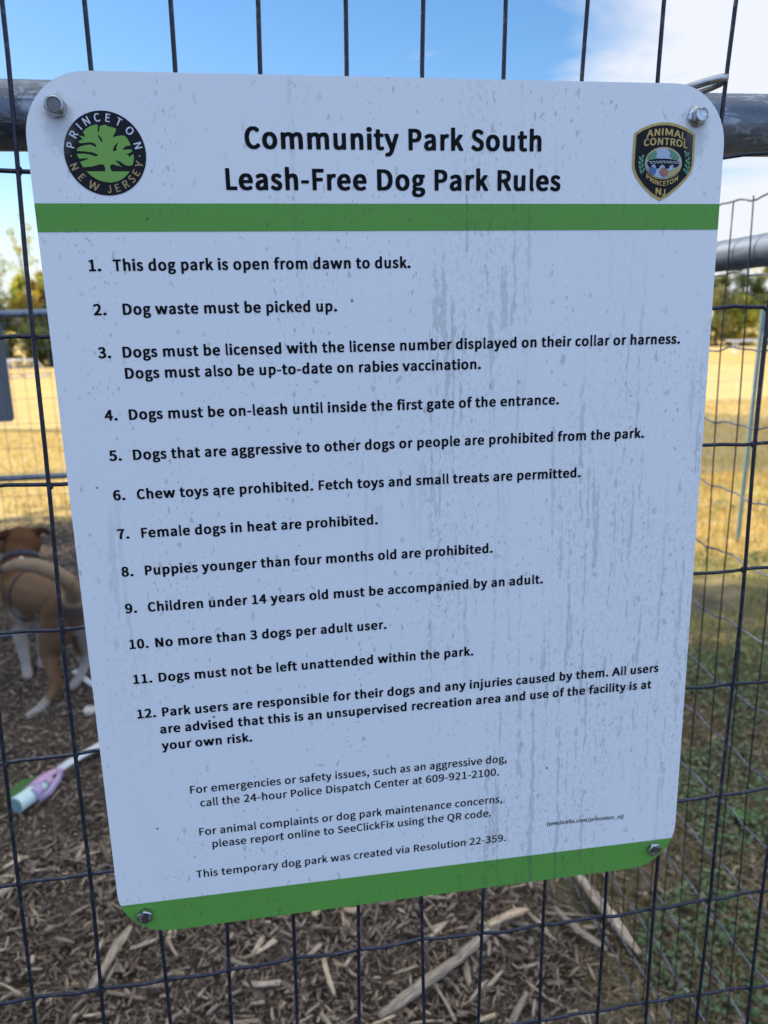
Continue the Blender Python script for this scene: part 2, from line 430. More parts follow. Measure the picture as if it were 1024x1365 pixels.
def clip(P, fz, keep_below=True):
    """clip polygon by the line z = fz(x)"""
    O = []
    for (a, b) in zip(P, P[1:]+P[:1]):
        da, db = a[1]-fz(a[0]), b[1]-fz(b[0])
        if not keep_below: da, db = -da, -db
        if da <= 0: O.append(a)
        if (da <= 0) != (db <= 0):
            t = da/(da-db); O.append((a[0]+t*(b[0]-a[0]), a[1]+t*(b[1]-a[1])))
    return O
e1 = rrect(SX-.00015, SZ0-.00015, RAD)
E0 = -.0003
band = clip(clip(e1, lambda x: .2291-.0031*x), lambda x: .2122-.0035*x, False)
flat_poly('green_band', [band], E0, MAT['green'], sign)
flat_poly('green_band', [clip(e1, lambda x: -.27855-.0059*x)], E0, MAT['green'], sign)

# outlines of the letters in thousandths of an em: font, code of the character, advance, then contours x, y, x, y ...
GL = {}
for font, code, adv, cs in (
('B',40,312,[[188,-154,237,-152,273,-133,281,-118,280,-104,248,-32,219,63,203,151,195,227,198,346,215,458,243,558,281,651,280,665,275,673,242,692,225,697,194,697,180,690,141,613,112,530,98,480,84,399,76,323,79,187,86,125,101,51,125,-27,142,-71,176,-144]]),
('B',41,312,[[79,-154,115,-155,131,-149,168,-75,202,18,218,85,231,165,236,235,236,306,231,375,226,415,209,499,185,575,154,649,133,689,115,697,87,697,73,693,39,675,31,661,32,644,71,551,94,468,109,389,117,318,114,194,95,75,64,-27,31,-106,32,-123,38,-132]]),
('B',44,258,[[50,-149,92,-149,144,-125,170,-107,198,-80,221,-44,232,-15,238,11,238,63,223,106,208,124,192,135,156,145,96,143,73,135,58,125,41,101,36,85,36,61,45,35,63,15,100,-4,89,-23,74,-39,25,-67,18,-77,17,-96,28,-123,38,-142]]),
('B',45,306,[[46,199,251,198,265,200,276,213,275,282,268,292,256,295,54,295,42,293,31,280,31,218,35,206]]),
('B',46,267,[[102,-8,156,-9,173,-6,196,3,218,22,228,44,231,80,222,106,204,127,187,137,158,145,111,145,75,135,51,116,41,99,36,75,41,37,51,20,63,8,80,-2]]),
('B',47,430,[[19,-142,115,-143,127,-139,134,-132,420,644,421,663,413,675,399,679,311,678,299,675,292,668,8,-99,6,-130,11,-138]]),
('B',48,507,[[224,-8,275,-9,308,-6,356,13,398,46,421,77,440,118,459,182,469,249,471,327,469,387,454,475,437,523,404,577,368,612,330,630,280,640,204,638,170,628,141,613,106,581,73,530,60,496,46,437,38,380,38,251,53,161,72,106,91,70,110,46,139,20,173,3,201,-6],[251,96,235,105,217,123,195,165,179,239,174,318,179,394,196,470,217,511,232,526,254,537,270,530,285,518,302,494,312,470,328,399,333,299,323,208,304,144,281,111,263,99]]),
('B',49,507,[[86,1,435,0,449,4,456,13,457,87,451,99,437,105,346,105,341,111,340,611,337,623,330,628,318,631,232,630,182,607,111,587,99,575,98,518,104,505,118,500,196,500,202,494,202,115,201,108,196,105,92,105,77,99,72,87,72,18,77,6]]),
('B',50,507,[[46,1,446,0,461,4,467,11,469,89,461,104,446,107,263,107,255,111,326,189,378,258,418,331,438,399,440,482,425,537,406,570,390,589,373,604,344,621,313,632,268,640,201,640,177,637,130,623,101,609,62,580,31,546,29,527,34,515,75,477,89,472,118,472,130,475,170,511,208,532,227,536,246,532,268,521,286,501,294,485,302,449,300,423,290,385,277,354,242,296,176,215,101,141,34,80,31,70,31,15,36,6]]),
('B',51,507,[[198,-8,268,-9,294,-7,349,7,377,21,418,52,437,77,454,111,462,139,464,199,459,230,449,256,421,296,377,332,418,377,431,401,440,425,445,475,442,506,436,532,415,571,383,604,342,625,294,638,201,640,142,627,89,601,58,579,41,556,41,539,48,527,81,489,94,482,137,483,185,520,208,531,235,536,256,532,273,523,289,506,297,489,302,468,299,449,291,427,275,408,235,387,196,379,156,376,143,370,138,358,138,299,141,287,149,281,244,268,273,258,301,237,316,213,321,187,316,151,304,130,292,118,270,104,230,96,196,103,165,119,113,159,75,162,58,155,27,115,19,101,19,85,24,75,46,53,82,27,144,1]]),
('B',52,507,[[286,1,385,0,401,5,407,18,408,158,415,162,473,163,483,168,488,177,488,246,483,258,468,264,413,265,407,270,407,613,402,625,389,631,277,631,262,625,10,239,10,177,15,168,25,163,268,161,271,154,272,18,277,6],[182,265,182,273,201,301,263,392,268,396,270,395,270,268,263,264]]),
('B',53,507,[[198,-8,263,-9,289,-7,327,3,362,18,392,38,421,68,439,94,454,127,467,189,464,263,447,320,428,351,397,382,358,405,323,416,287,421,211,420,205,427,212,515,218,523,415,524,432,529,438,542,438,613,435,623,427,628,413,631,106,631,92,627,84,618,64,363,64,330,68,320,111,292,125,288,158,290,199,312,227,321,242,321,261,316,290,299,304,282,313,265,323,227,323,196,310,151,283,118,256,102,230,95,192,103,151,125,113,156,96,160,70,159,58,154,19,104,17,85,20,75,68,34,123,7,165,-4]]),
('B',54,507,[[243,-8,296,-9,323,-6,363,7,401,29,435,65,453,94,467,130,473,158,476,227,468,281,459,308,444,335,427,357,406,376,370,394,320,407,246,407,192,392,187,394,196,435,211,473,227,497,256,522,280,532,301,535,332,523,365,498,406,495,421,501,461,544,464,561,461,575,425,607,385,628,332,640,265,640,213,631,170,612,141,592,113,563,89,527,73,494,53,427,46,377,43,327,46,232,63,149,82,104,105,65,127,41,154,20,204,-2],[268,94,238,108,222,125,208,146,189,201,182,246,192,262,220,287,242,300,268,309,294,300,316,282,330,256,338,211,335,168,321,132,308,114,294,104,275,94]]),
('B',55,507,[[172,1,280,0,292,4,298,11,315,199,337,301,353,351,377,407,410,465,470,554,471,613,463,627,446,631,58,631,44,627,38,620,36,542,39,532,46,526,58,524,287,524,296,520,260,458,218,369,198,313,184,258,167,163,157,61,158,15,162,6]]),
('B',56,507,[[219,-8,282,-9,311,-7,363,7,392,21,424,44,444,68,465,106,471,130,474,180,469,213,461,237,438,277,393,323,432,380,447,418,452,442,452,482,444,525,435,549,421,573,392,602,356,623,301,638,213,638,175,629,137,611,107,587,84,558,69,525,62,492,62,444,70,411,88,375,121,335,70,283,43,232,33,185,34,149,41,111,58,77,72,58,108,27,137,11,170,0],[244,91,223,98,196,114,177,137,167,165,167,187,178,223,204,259,223,273,261,257,299,233,321,211,335,175,335,158,330,139,309,111,289,98,270,91],[277,379,242,399,213,424,202,442,196,470,201,495,215,518,235,532,254,539,280,532,299,519,312,499,321,470,321,446,311,415,292,383,285,378]]),
('B',57,507,[[179,-8,242,-9,273,-6,306,3,335,16,365,38,399,75,421,111,442,161,457,220,464,270,467,358,464,401,457,449,442,499,414,554,378,594,356,611,327,626,285,638,251,640,187,638,151,628,115,609,83,580,65,556,46,518,34,470,31,415,39,354,48,325,63,299,96,260,144,234,189,224,261,224,315,239,320,237,311,196,296,158,277,131,251,109,227,98,213,96,177,109,142,136,101,138,85,131,46,87,43,77,45,61,70,34,120,6],[227,325,196,343,179,370,169,408,169,444,177,480,194,511,215,530,239,538,268,525,282,514,296,496,318,442,327,389,323,380,308,363,276,337,246,324]]),
('B',65,605,[[10,1,125,0,142,5,152,25,206,175,211,180,218,181,392,180,397,173,448,27,461,5,475,0,587,0,599,2,606,8,610,23,606,42,385,613,375,627,361,631,242,631,230,627,223,620,-4,35,-4,13,1,5],[249,282,248,292,301,435,306,427,356,285,346,281]]),
('B',67,529,[[279,-8,344,-9,375,-4,414,8,463,38,502,77,507,89,507,104,501,116,468,157,451,164,423,164,411,161,375,127,335,105,308,100,285,106,256,120,232,141,207,177,194,208,179,280,176,318,179,356,184,389,198,435,220,475,236,494,261,513,277,522,304,530,318,531,335,527,361,513,399,481,442,479,457,487,494,537,495,551,492,561,477,579,446,604,406,625,377,635,346,640,254,637,208,624,175,609,149,590,110,551,84,513,58,451,43,382,40,277,43,246,51,201,62,165,87,111,113,74,146,41,173,22,215,3,254,-7]]),
('B',68,630,[[98,1,287,0,346,5,385,13,439,33,473,53,514,92,535,118,559,163,573,206,578,235,583,275,581,387,571,435,559,470,542,504,514,542,468,582,435,600,392,616,327,628,106,631,94,628,87,623,83,608,83,20,87,8],[230,106,226,115,226,520,232,526,273,526,315,518,346,506,376,487,408,449,421,420,433,380,438,349,438,287,432,251,420,208,406,182,375,146,343,125,318,115,282,107]]),
('B',69,488,[[91,1,430,0,444,4,450,11,452,89,449,99,442,105,430,107,215,107,208,110,207,115,207,268,210,277,389,279,404,287,407,301,407,368,396,381,385,383,215,383,208,387,208,520,215,524,420,524,434,527,442,537,443,549,443,613,435,627,420,631,99,631,85,627,78,620,76,20,80,8]]),
('B',70,459,[[91,1,187,0,199,4,205,11,207,254,210,263,387,264,401,270,407,280,407,351,399,365,385,369,218,369,208,372,208,520,215,524,420,524,434,527,442,537,443,549,443,613,435,627,420,631,99,631,85,627,78,620,76,20,80,8]]),
('B',73,267,[[74,1,189,0,204,5,209,15,209,611,204,625,192,631,77,631,65,626,60,615,60,20,63,8]]),
('B',74,331,[[110,-8,170,-9,218,5,235,17,256,42,274,75,282,101,290,144,293,185,293,608,290,623,277,630,192,631,180,626,174,615,174,218,171,170,166,142,158,120,147,106,137,104,120,118,96,159,85,164,56,164,38,158,-1,115,-2,94,4,77,18,54,37,29,68,5]]),
('B',76,423,[[84,1,389,0,404,5,409,15,409,89,406,99,399,105,387,107,206,107,199,111,198,611,192,625,180,631,87,631,75,626,69,615,69,20,73,8]]),
('B',77,874,[[115,1,230,0,242,4,248,11,250,315,254,328,373,70,382,62,401,60,480,60,497,68,605,306,615,327,620,328,623,11,630,4,644,0,754,0,768,5,773,13,774,25,774,608,769,625,754,631,623,631,611,629,601,624,443,270,437,263,273,625,254,631,123,631,106,626,100,608,100,20,104,8]]),
('B',78,660,[[98,1,201,0,213,4,220,13,221,349,225,359,436,6,451,0,554,0,565,2,573,8,576,23,576,608,570,626,556,631,458,631,446,627,439,618,438,285,435,272,224,623,215,628,201,631,104,631,87,623,83,608,83,20,87,8]]),
('B',79,676,[[307,-8,394,-7,437,3,485,22,520,46,554,77,585,119,606,163,621,208,628,249,631,356,626,399,606,470,582,518,551,559,523,585,492,606,446,626,399,638,358,640,277,638,215,621,187,608,156,587,122,556,92,514,67,463,56,425,48,385,45,280,50,237,56,208,72,158,94,115,131,68,158,44,187,25,237,3,280,-7],[327,101,299,109,267,127,248,144,222,180,210,208,198,249,191,301,191,335,198,387,208,423,221,451,238,477,254,494,285,516,325,530,346,531,382,521,404,509,425,492,454,454,468,423,478,387,486,337,486,299,478,246,468,211,440,158,421,137,394,117,351,101]]),
('B',80,532,[[91,1,192,0,204,4,210,11,212,227,215,235,318,236,351,241,387,252,413,264,435,279,462,306,474,325,488,356,497,392,500,446,497,485,488,518,475,546,442,586,415,603,346,625,287,631,96,631,85,627,78,620,76,20,80,8],[215,339,212,349,213,523,220,526,273,526,306,520,335,506,354,485,364,446,361,408,347,375,325,355,304,346,265,338]]),
('B',81,685,[[479,-144,587,-145,642,-132,654,-120,654,-101,647,-70,640,-46,632,-37,620,-33,592,-33,551,-40,518,-38,475,-23,445,-1,448,4,482,17,520,39,543,58,578,96,601,132,616,165,632,220,640,275,640,356,628,435,604,494,568,549,530,585,494,609,446,628,406,638,373,640,285,638,239,628,192,609,158,587,132,564,94,515,68,461,58,432,48,382,45,342,48,256,65,180,89,127,108,96,158,46,206,16,275,-6,319,-68,346,-92,375,-111,420,-131],[327,99,289,112,260,132,225,177,210,211,198,258,193,292,193,342,210,420,223,451,241,477,272,506,299,521,332,531,351,531,382,523,411,508,446,476,461,454,473,430,488,380,493,346,493,287,487,251,475,208,461,177,439,145,413,122,382,106,356,98]]),
('B',82,563,[[96,1,199,0,211,4,217,11,219,242,222,249,230,250,258,250,266,246,404,5,418,0,525,0,537,2,544,8,547,18,546,35,416,263,418,268,459,289,490,318,515,358,528,406,531,454,528,487,520,518,502,554,488,573,465,592,413,617,354,628,104,631,92,628,84,623,81,608,81,20,85,8],[223,353,219,365,219,515,222,525,296,526,315,523,346,515,371,499,385,475,390,437,380,401,365,381,346,368,308,355,287,352]]),
('B',83,473,[[200,-8,265,-9,292,-7,337,6,365,20,387,36,416,68,432,99,445,139,448,192,443,232,433,261,412,296,387,321,354,344,218,415,203,427,190,449,186,473,194,499,206,514,230,528,249,531,268,528,296,514,337,482,349,479,375,479,394,486,427,532,428,554,425,563,385,601,342,625,282,640,196,638,161,628,127,611,104,593,84,570,70,546,55,499,52,456,58,413,73,375,96,344,139,308,255,249,285,230,302,213,311,194,314,168,306,139,287,117,261,103,235,100,204,110,163,135,130,166,115,171,85,171,73,166,32,113,29,99,32,85,82,37,135,8,165,-2]]),
('B',84,495,[[196,1,294,0,306,4,312,11,315,518,323,524,456,524,473,529,478,542,478,613,475,623,468,628,454,631,39,631,25,627,19,620,17,542,25,527,39,524,173,524,181,518,181,20,185,8]]),
('B',86,592,[[226,1,361,0,373,4,379,11,598,592,600,615,592,627,577,631,468,631,456,628,449,623,304,211,299,203,291,215,149,621,142,627,127,631,13,631,-4,623,-7,608,-4,589,213,13,218,5]]),
('B',87,907,[[184,1,323,0,340,8,446,358,454,371,568,8,575,2,587,0,718,0,735,5,743,20,887,599,888,615,883,625,868,631,758,631,744,627,737,620,646,250,642,256,528,623,520,628,508,631,404,631,389,627,379,611,271,256,265,250,175,623,168,628,156,631,39,631,25,626,19,615,20,592,167,20,174,6]]),
('B',89,519,[[200,1,313,0,325,4,331,11,334,242,526,594,528,615,520,627,506,631,399,631,382,626,266,396,261,391,254,400,152,604,137,626,123,631,13,631,-1,627,-8,620,-9,601,3,575,185,239,186,18,191,6]]),
('B',95,498,[[17,-111,477,-112,489,-107,495,-96,495,-35,487,-23,473,-19,20,-19,8,-25,2,-39,3,-96,8,-106]]),
('B',97,494,[[162,-8,223,-9,244,-7,304,15,308,14,318,4,332,0,415,0,427,5,432,13,433,299,428,356,418,392,399,430,377,454,344,475,301,488,270,490,194,485,127,464,75,435,63,420,64,396,89,349,96,343,142,341,201,373,232,382,246,383,265,375,280,362,292,332,293,320,289,317,185,294,120,268,86,244,68,223,53,196,46,170,43,120,49,85,57,63,69,42,96,15,118,3],[208,96,189,108,179,127,179,149,187,168,204,185,237,203,294,218,298,208,298,149,295,139,244,103,223,96]]),
('B',98,537,[[255,-8,311,-9,337,-6,368,3,392,14,413,29,454,73,480,120,492,156,500,196,502,251,494,332,474,392,454,425,425,454,394,473,358,485,311,490,263,488,211,473,209,661,206,673,189,681,87,680,75,673,71,661,72,15,77,5,89,0,173,0,196,9,232,-4],[268,99,235,113,210,132,210,332,225,350,251,368,275,380,289,383,320,369,335,354,345,337,359,285,362,235,349,170,332,137,319,120,304,108,282,99]]),
('B',99,418,[[214,-8,275,-9,327,3,368,24,393,44,402,58,400,82,368,135,356,138,323,137,273,103,246,98,220,110,198,132,187,151,174,187,167,237,172,285,189,330,212,361,230,373,254,383,275,373,306,350,349,349,362,356,393,404,394,427,380,445,342,472,294,488,242,490,206,487,153,470,122,451,88,418,68,388,45,332,36,289,33,230,41,161,53,118,72,80,100,44,137,15,177,-2]]),
('B',100,537,[[210,-8,273,-9,299,-4,339,12,363,0,446,0,458,4,466,13,467,661,463,673,456,678,351,681,335,676,329,661,327,482,323,481,292,488,237,490,206,487,161,473,122,449,96,424,77,396,56,354,46,323,38,277,38,199,46,149,58,108,84,61,113,30,151,6,189,-6],[249,99,230,107,215,118,195,146,179,201,176,254,189,311,210,349,235,371,265,383,299,371,323,354,328,346,328,149,324,139,294,113,265,99]]),
('B',101,503,[[248,-8,315,-9,370,1,437,29,449,38,454,49,453,70,432,111,423,123,411,126,380,126,325,101,294,93,282,94,249,104,222,123,203,144,187,180,183,194,189,200,449,200,463,205,470,215,474,246,471,313,464,349,442,404,419,435,404,450,380,465,351,479,313,488,220,487,165,470,132,449,101,421,73,382,53,337,41,287,38,235,41,189,49,154,60,120,82,82,106,53,127,34,156,16,194,1],[187,296,184,301,187,311,206,347,239,376,268,386,294,378,316,361,332,333,340,301,332,295]]),
('B',102,316,[[98,1,206,0,218,4,225,13,226,370,235,376,304,377,316,385,319,399,319,461,316,470,301,478,229,480,226,487,227,537,238,573,254,586,289,579,323,579,335,585,355,646,354,665,344,676,287,690,211,690,168,680,137,663,110,635,89,585,83,535,82,480,77,476,37,472,30,469,25,461,24,396,27,385,39,377,77,376,83,370,83,20,87,8]]),
('B',103,474,[[179,-196,285,-197,356,-180,387,-166,413,-148,446,-111,461,-82,469,-58,471,-32,466,15,452,46,427,71,399,85,361,95,206,100,189,108,182,123,185,135,192,140,256,138,292,144,320,153,361,179,382,203,399,232,412,275,414,325,405,375,411,378,446,379,456,384,461,392,462,461,459,470,451,476,439,479,311,479,275,488,249,490,187,487,142,473,115,457,81,423,63,389,50,346,50,282,64,237,89,194,69,165,58,132,60,80,77,39,53,8,37,-27,33,-56,36,-92,53,-132,68,-150,86,-165,127,-185],[235,-104,194,-93,169,-73,163,-58,162,-44,168,-27,181,-8,192,-5,282,-5,313,-10,330,-22,335,-32,335,-44,325,-65,313,-78,277,-98,246,-104],[225,237,208,248,195,265,184,292,181,315,186,339,196,364,208,378,235,390,252,382,271,363,280,342,285,313,280,285,263,253,239,236]]),
('B',104,537,[[88,1,189,0,201,4,208,11,210,323,249,361,270,374,289,380,304,377,318,365,330,342,335,315,340,11,346,4,358,0,451,0,465,4,473,15,474,335,466,382,454,415,438,442,416,463,396,475,358,487,323,490,273,488,215,469,211,470,209,663,204,675,192,681,92,681,80,676,74,665,74,20,77,8]]),
('B',105,246,[[65,1,177,0,192,5,197,15,198,458,194,471,182,478,68,478,56,473,50,463,50,20,54,8],[102,525,137,524,161,527,180,534,199,551,209,573,212,606,204,630,185,651,149,664,99,664,65,653,46,635,36,606,36,582,42,561,63,537,87,527]]),
('B',106,255,[[7,-192,68,-192,96,-187,125,-175,154,-149,168,-123,178,-92,183,-39,183,458,180,471,168,478,68,478,56,473,50,463,50,-32,47,-58,42,-76,32,-87,-15,-83,-32,-91,-38,-101,-50,-154,-49,-168,-42,-178,-18,-187],[95,525,130,524,154,529,168,536,185,556,192,575,192,618,180,642,163,656,139,664,92,664,65,654,46,632,38,606,38,577,43,561,50,549,65,534]]),
('B',107,479,[[86,1,187,0,202,6,207,18,208,125,244,169,256,154,337,13,346,4,361,0,458,0,473,5,478,15,475,39,333,277,344,297,454,437,459,449,458,468,451,475,439,478,339,479,325,475,219,339,209,332,207,663,202,675,189,681,89,681,77,676,72,665,71,20,75,8]]),
('B',108,246,[[126,-8,185,-9,208,-1,217,13,211,77,204,89,189,98,186,113,186,661,180,675,165,681,89,681,77,675,72,663,72,75,77,44,89,18,101,3]]),
('B',109,813,[[86,1,194,0,206,4,212,11,215,325,230,343,256,363,292,380,311,373,323,361,332,339,338,313,340,275,341,20,346,5,361,0,458,0,470,2,478,8,481,20,481,325,492,338,520,361,558,380,577,373,589,361,599,342,604,318,607,294,609,11,615,4,627,0,725,0,739,4,746,11,748,20,747,325,737,387,713,437,692,459,663,477,625,488,594,490,565,490,520,483,485,467,446,442,408,471,380,483,356,488,304,490,273,488,232,475,204,461,194,473,182,478,94,479,80,475,73,468,71,458,71,20,75,8]]),
('B',110,537,[[86,1,189,0,201,4,208,11,210,323,251,363,287,380,304,376,316,365,325,349,333,320,336,294,338,11,344,4,358,0,451,0,468,8,471,25,471,330,469,356,461,392,449,420,438,439,411,466,375,482,323,490,256,485,201,462,189,475,177,478,92,478,75,470,71,456,71,20,75,8]]),
('B',111,538,[[238,-8,294,-9,332,-4,385,15,414,35,443,63,465,94,488,146,497,187,500,227,497,292,485,342,461,392,436,425,401,454,354,478,315,488,223,488,177,475,154,465,130,449,100,423,78,394,58,356,41,294,38,261,41,185,56,130,77,86,104,53,127,32,154,15,196,-2],[258,98,239,107,224,118,212,130,199,151,184,194,179,251,190,308,210,346,237,371,256,380,270,383,287,378,313,362,326,349,338,330,354,285,359,254,359,225,347,168,324,127,287,101,270,97]]),
('B',112,537,[[86,-180,187,-181,204,-173,207,-161,207,-6,210,1,256,-9,308,-9,335,-6,368,3,397,18,437,52,463,89,476,113,490,156,500,225,500,273,492,335,473,392,456,421,430,450,394,473,346,488,289,490,249,485,199,466,187,475,173,479,92,478,80,475,73,468,71,-161,75,-173],[268,98,230,115,208,135,207,330,211,338,244,364,273,379,287,383,304,378,323,366,337,349,346,332,357,292,359,225,348,170,330,134,304,109,280,99]]),
('B',113,537,[[343,-180,449,-181,461,-176,466,-165,466,463,461,473,446,478,363,478,344,473,294,488,246,490,208,488,163,474,120,447,87,411,58,358,46,323,38,275,38,194,46,149,58,108,79,68,108,33,137,13,189,-6,215,-9,270,-9,323,4,327,2,329,-163,334,-175],[249,99,230,107,215,118,195,146,179,201,176,254,189,311,210,349,235,371,265,383,299,371,323,354,328,346,328,149,324,139,294,113,265,99]]),
('B',114,355,[[91,1,192,0,204,4,210,11,213,296,237,342,250,358,265,371,282,378,304,374,335,374,349,382,354,394,364,444,363,468,354,480,330,488,275,490,237,483,201,465,189,475,175,479,94,478,85,475,78,468,76,20,80,8]]),
('B',115,399,[[162,-8,225,-9,249,-7,277,0,312,15,332,31,351,54,366,80,373,106,376,135,373,175,362,208,350,227,325,252,308,263,199,315,182,328,173,342,172,354,179,370,204,386,215,387,235,380,280,353,315,353,332,360,361,401,364,427,356,440,308,471,254,488,215,490,165,488,113,472,87,454,70,437,54,413,43,380,40,332,44,308,58,275,69,258,111,225,218,173,235,158,244,142,243,125,235,110,215,96,199,93,180,96,158,105,108,140,65,142,53,135,23,89,19,77,21,61,49,34,104,6]]),
('B',116,347,[[198,-8,258,-9,280,-7,330,7,342,20,342,39,330,87,323,99,311,104,282,105,251,96,242,97,232,103,225,112,217,144,218,373,225,376,311,376,325,381,331,394,331,463,325,473,313,478,225,479,218,482,217,582,208,596,194,600,108,600,96,595,91,585,82,479,77,476,32,473,19,463,17,392,22,382,30,378,73,376,78,370,79,127,84,92,92,65,108,36,130,15,158,0]]),
('B',117,537,[[195,-8,256,-9,275,-7,301,1,337,18,346,5,361,0,444,0,456,4,462,11,464,458,462,468,456,475,442,479,349,478,337,475,331,468,328,163,299,126,275,109,249,99,235,104,220,116,210,137,205,163,200,468,192,476,173,479,87,478,75,475,69,468,67,142,75,94,85,65,99,42,120,19,146,3]]),
('B',118,473,[[176,1,294,0,306,4,313,11,468,442,469,463,461,475,446,479,354,479,342,476,334,470,239,199,233,206,142,473,127,478,25,479,13,476,6,470,3,449,22,394,160,15,167,6]]),
('B',119,745,[[162,1,282,0,300,6,306,18,365,225,373,239,439,15,444,7,463,0,580,0,596,5,604,18,728,442,728,463,723,473,713,478,699,479,606,478,591,473,584,458,523,232,518,227,447,465,439,475,425,479,325,479,308,473,301,461,240,249,232,232,227,237,166,458,159,473,139,479,37,478,23,473,17,456,22,427,145,18,151,7]]),
('B',120,459,[[19,1,127,0,142,4,149,11,218,127,225,135,313,4,327,0,432,0,450,6,455,18,452,37,317,242,441,444,442,463,437,473,420,479,320,479,306,475,299,468,235,359,228,363,173,454,156,475,142,479,39,479,22,473,17,461,20,442,143,249,7,35,6,13,11,5]]),
('B',121,474,[[64,-185,142,-186,192,-172,230,-148,247,-130,273,-94,296,-49,311,-8,466,435,469,463,461,475,446,479,354,479,342,476,335,471,249,213,244,208,142,473,127,478,25,479,13,476,6,470,3,461,3,446,175,20,164,-18,152,-42,135,-63,108,-80,56,-76,44,-80,38,-87,24,-139,25,-165,35,-177]]),
('B',122,397,[[36,1,358,0,370,2,378,8,381,18,381,85,373,99,358,102,201,102,193,106,371,401,374,411,374,461,365,475,351,479,65,479,54,476,46,470,43,461,43,394,51,380,65,376,194,376,202,373,23,75,22,15,27,6]]),
('R',40,303,[[198,-161,225,-160,263,-141,269,-132,232,-51,206,23,186,104,172,220,174,349,191,456,218,551,269,668,263,679,215,700,196,698,187,687,150,613,122,544,107,496,88,411,79,318,79,220,83,165,106,49,122,-6,150,-75,184,-144]]),
('R',41,303,[[81,-161,101,-161,113,-154,166,-46,187,13,206,85,216,139,224,211,221,358,212,427,194,501,180,546,149,623,111,696,96,702,82,700,42,680,34,670,71,589,99,508,119,427,133,306,131,199,111,75,80,-27,34,-130,39,-141]]),
('R',44,250,[[58,-156,77,-157,92,-151,147,-118,177,-87,202,-46,214,1,214,49,211,65,193,101,163,120,149,124,111,124,92,119,68,105,53,82,50,56,58,29,82,8,115,-1,118,-6,111,-27,96,-52,75,-73,32,-100,32,-111,48,-146]]),
('R',45,306,[[44,206,263,206,271,215,271,275,265,281,256,283,44,282,37,277,36,268,36,215]]),
('R',46,252,[[100,-8,151,-9,173,1,192,18,202,42,202,70,190,99,173,113,146,123,104,123,80,113,60,96,50,70,50,44,53,32,61,17,73,5]]),
('R',47,386,[[15,-146,89,-147,99,-144,104,-137,374,661,376,673,368,680,294,681,285,677,279,670,10,-125,8,-139]]),
('R',48,507,[[221,-8,280,-9,318,-2,358,18,389,43,421,87,440,130,457,194,464,249,467,337,464,387,452,463,430,527,404,570,365,609,327,630,282,640,225,640,182,630,144,611,113,583,94,558,77,528,62,487,50,437,43,380,40,315,43,251,50,196,60,151,76,108,99,67,118,43,137,26,180,2],[244,72,223,81,201,100,188,120,172,154,155,230,150,337,160,432,178,494,196,527,212,544,232,556,254,562,280,555,295,544,321,513,335,482,352,408,357,358,357,280,347,196,337,161,323,125,309,104,289,84,263,72]]),
('R',49,507,[[84,1,437,0,446,2,452,8,452,70,449,80,437,83,335,83,326,89,326,618,325,625,318,630,242,631,185,606,113,587,105,580,105,530,111,521,208,519,216,513,217,92,213,85,208,83,92,83,80,80,76,70,76,11]]),
('R',50,507,[[44,1,449,0,463,6,464,75,456,85,244,86,223,83,214,87,304,182,368,263,408,332,425,377,432,411,436,449,433,487,420,537,409,558,392,581,364,606,337,622,308,632,270,640,201,640,180,637,139,625,101,606,61,576,35,549,35,537,54,517,80,494,96,491,109,494,146,528,180,549,215,559,239,559,261,554,289,538,306,518,321,482,324,461,323,435,313,389,300,356,282,323,252,277,186,199,137,150,37,61,36,11]]),
('R',51,507,[[195,-8,280,-9,323,0,373,21,401,41,435,80,449,108,457,135,459,199,443,249,426,275,404,297,347,332,398,370,425,411,438,461,438,499,428,542,404,581,363,613,332,628,277,640,204,640,144,626,87,597,57,575,46,561,48,551,65,532,86,508,96,503,118,504,154,532,185,549,220,559,242,560,265,555,290,544,308,525,320,501,323,458,316,432,304,413,287,396,254,380,225,372,161,366,154,363,150,356,150,301,152,294,161,289,220,285,273,274,296,263,321,244,339,215,345,189,345,163,340,142,325,113,302,92,282,82,254,74,215,74,189,79,158,91,127,111,96,137,73,140,61,135,24,87,27,75,45,56,85,28,139,3]]),
('R',52,507,[[298,1,382,0,394,4,398,13,399,165,406,169,473,169,480,173,483,180,483,237,480,244,470,247,404,248,398,254,398,618,396,625,387,631,289,631,277,625,14,230,15,177,25,169,287,168,290,158,291,11],[146,248,143,254,151,265,283,458,289,461,289,251,280,248]]),
('R',53,507,[[195,-8,273,-9,311,-1,348,13,396,46,418,69,439,101,449,125,462,182,459,256,454,282,441,315,414,354,375,385,323,406,292,412,223,412,187,404,182,406,181,411,191,523,196,546,423,549,430,554,431,568,431,620,423,630,108,631,99,629,92,622,72,356,73,332,115,303,127,300,142,302,182,324,211,333,244,336,270,330,296,318,318,299,337,268,347,230,347,185,335,142,324,123,304,100,270,80,230,73,185,79,142,97,92,135,80,138,61,135,24,89,22,80,26,70,51,49,80,29,130,6]]),
('R',54,507,[[240,-8,301,-9,330,-4,370,12,399,31,433,68,450,96,462,125,471,173,469,246,455,299,428,342,394,371,346,392,320,397,277,400,234,394,194,379,163,361,158,363,165,415,185,477,205,511,239,542,261,552,306,559,346,547,387,516,406,514,419,520,457,561,459,568,457,577,442,593,415,611,380,629,332,640,263,640,218,631,177,612,146,590,115,559,85,508,60,437,50,377,48,332,50,232,65,158,86,104,118,57,160,20,199,1],[268,70,227,84,211,98,196,115,183,139,170,175,160,220,157,249,169,268,186,285,215,306,254,321,280,321,313,310,337,289,354,258,364,196,354,142,332,101,301,77,277,69]]),
('R',55,507,[[177,1,270,0,282,7,298,185,310,254,325,311,347,373,392,463,468,570,469,620,463,629,56,631,42,624,41,558,49,549,325,548,333,544,282,463,258,418,234,365,213,304,191,215,179,144,169,35,170,8]]),
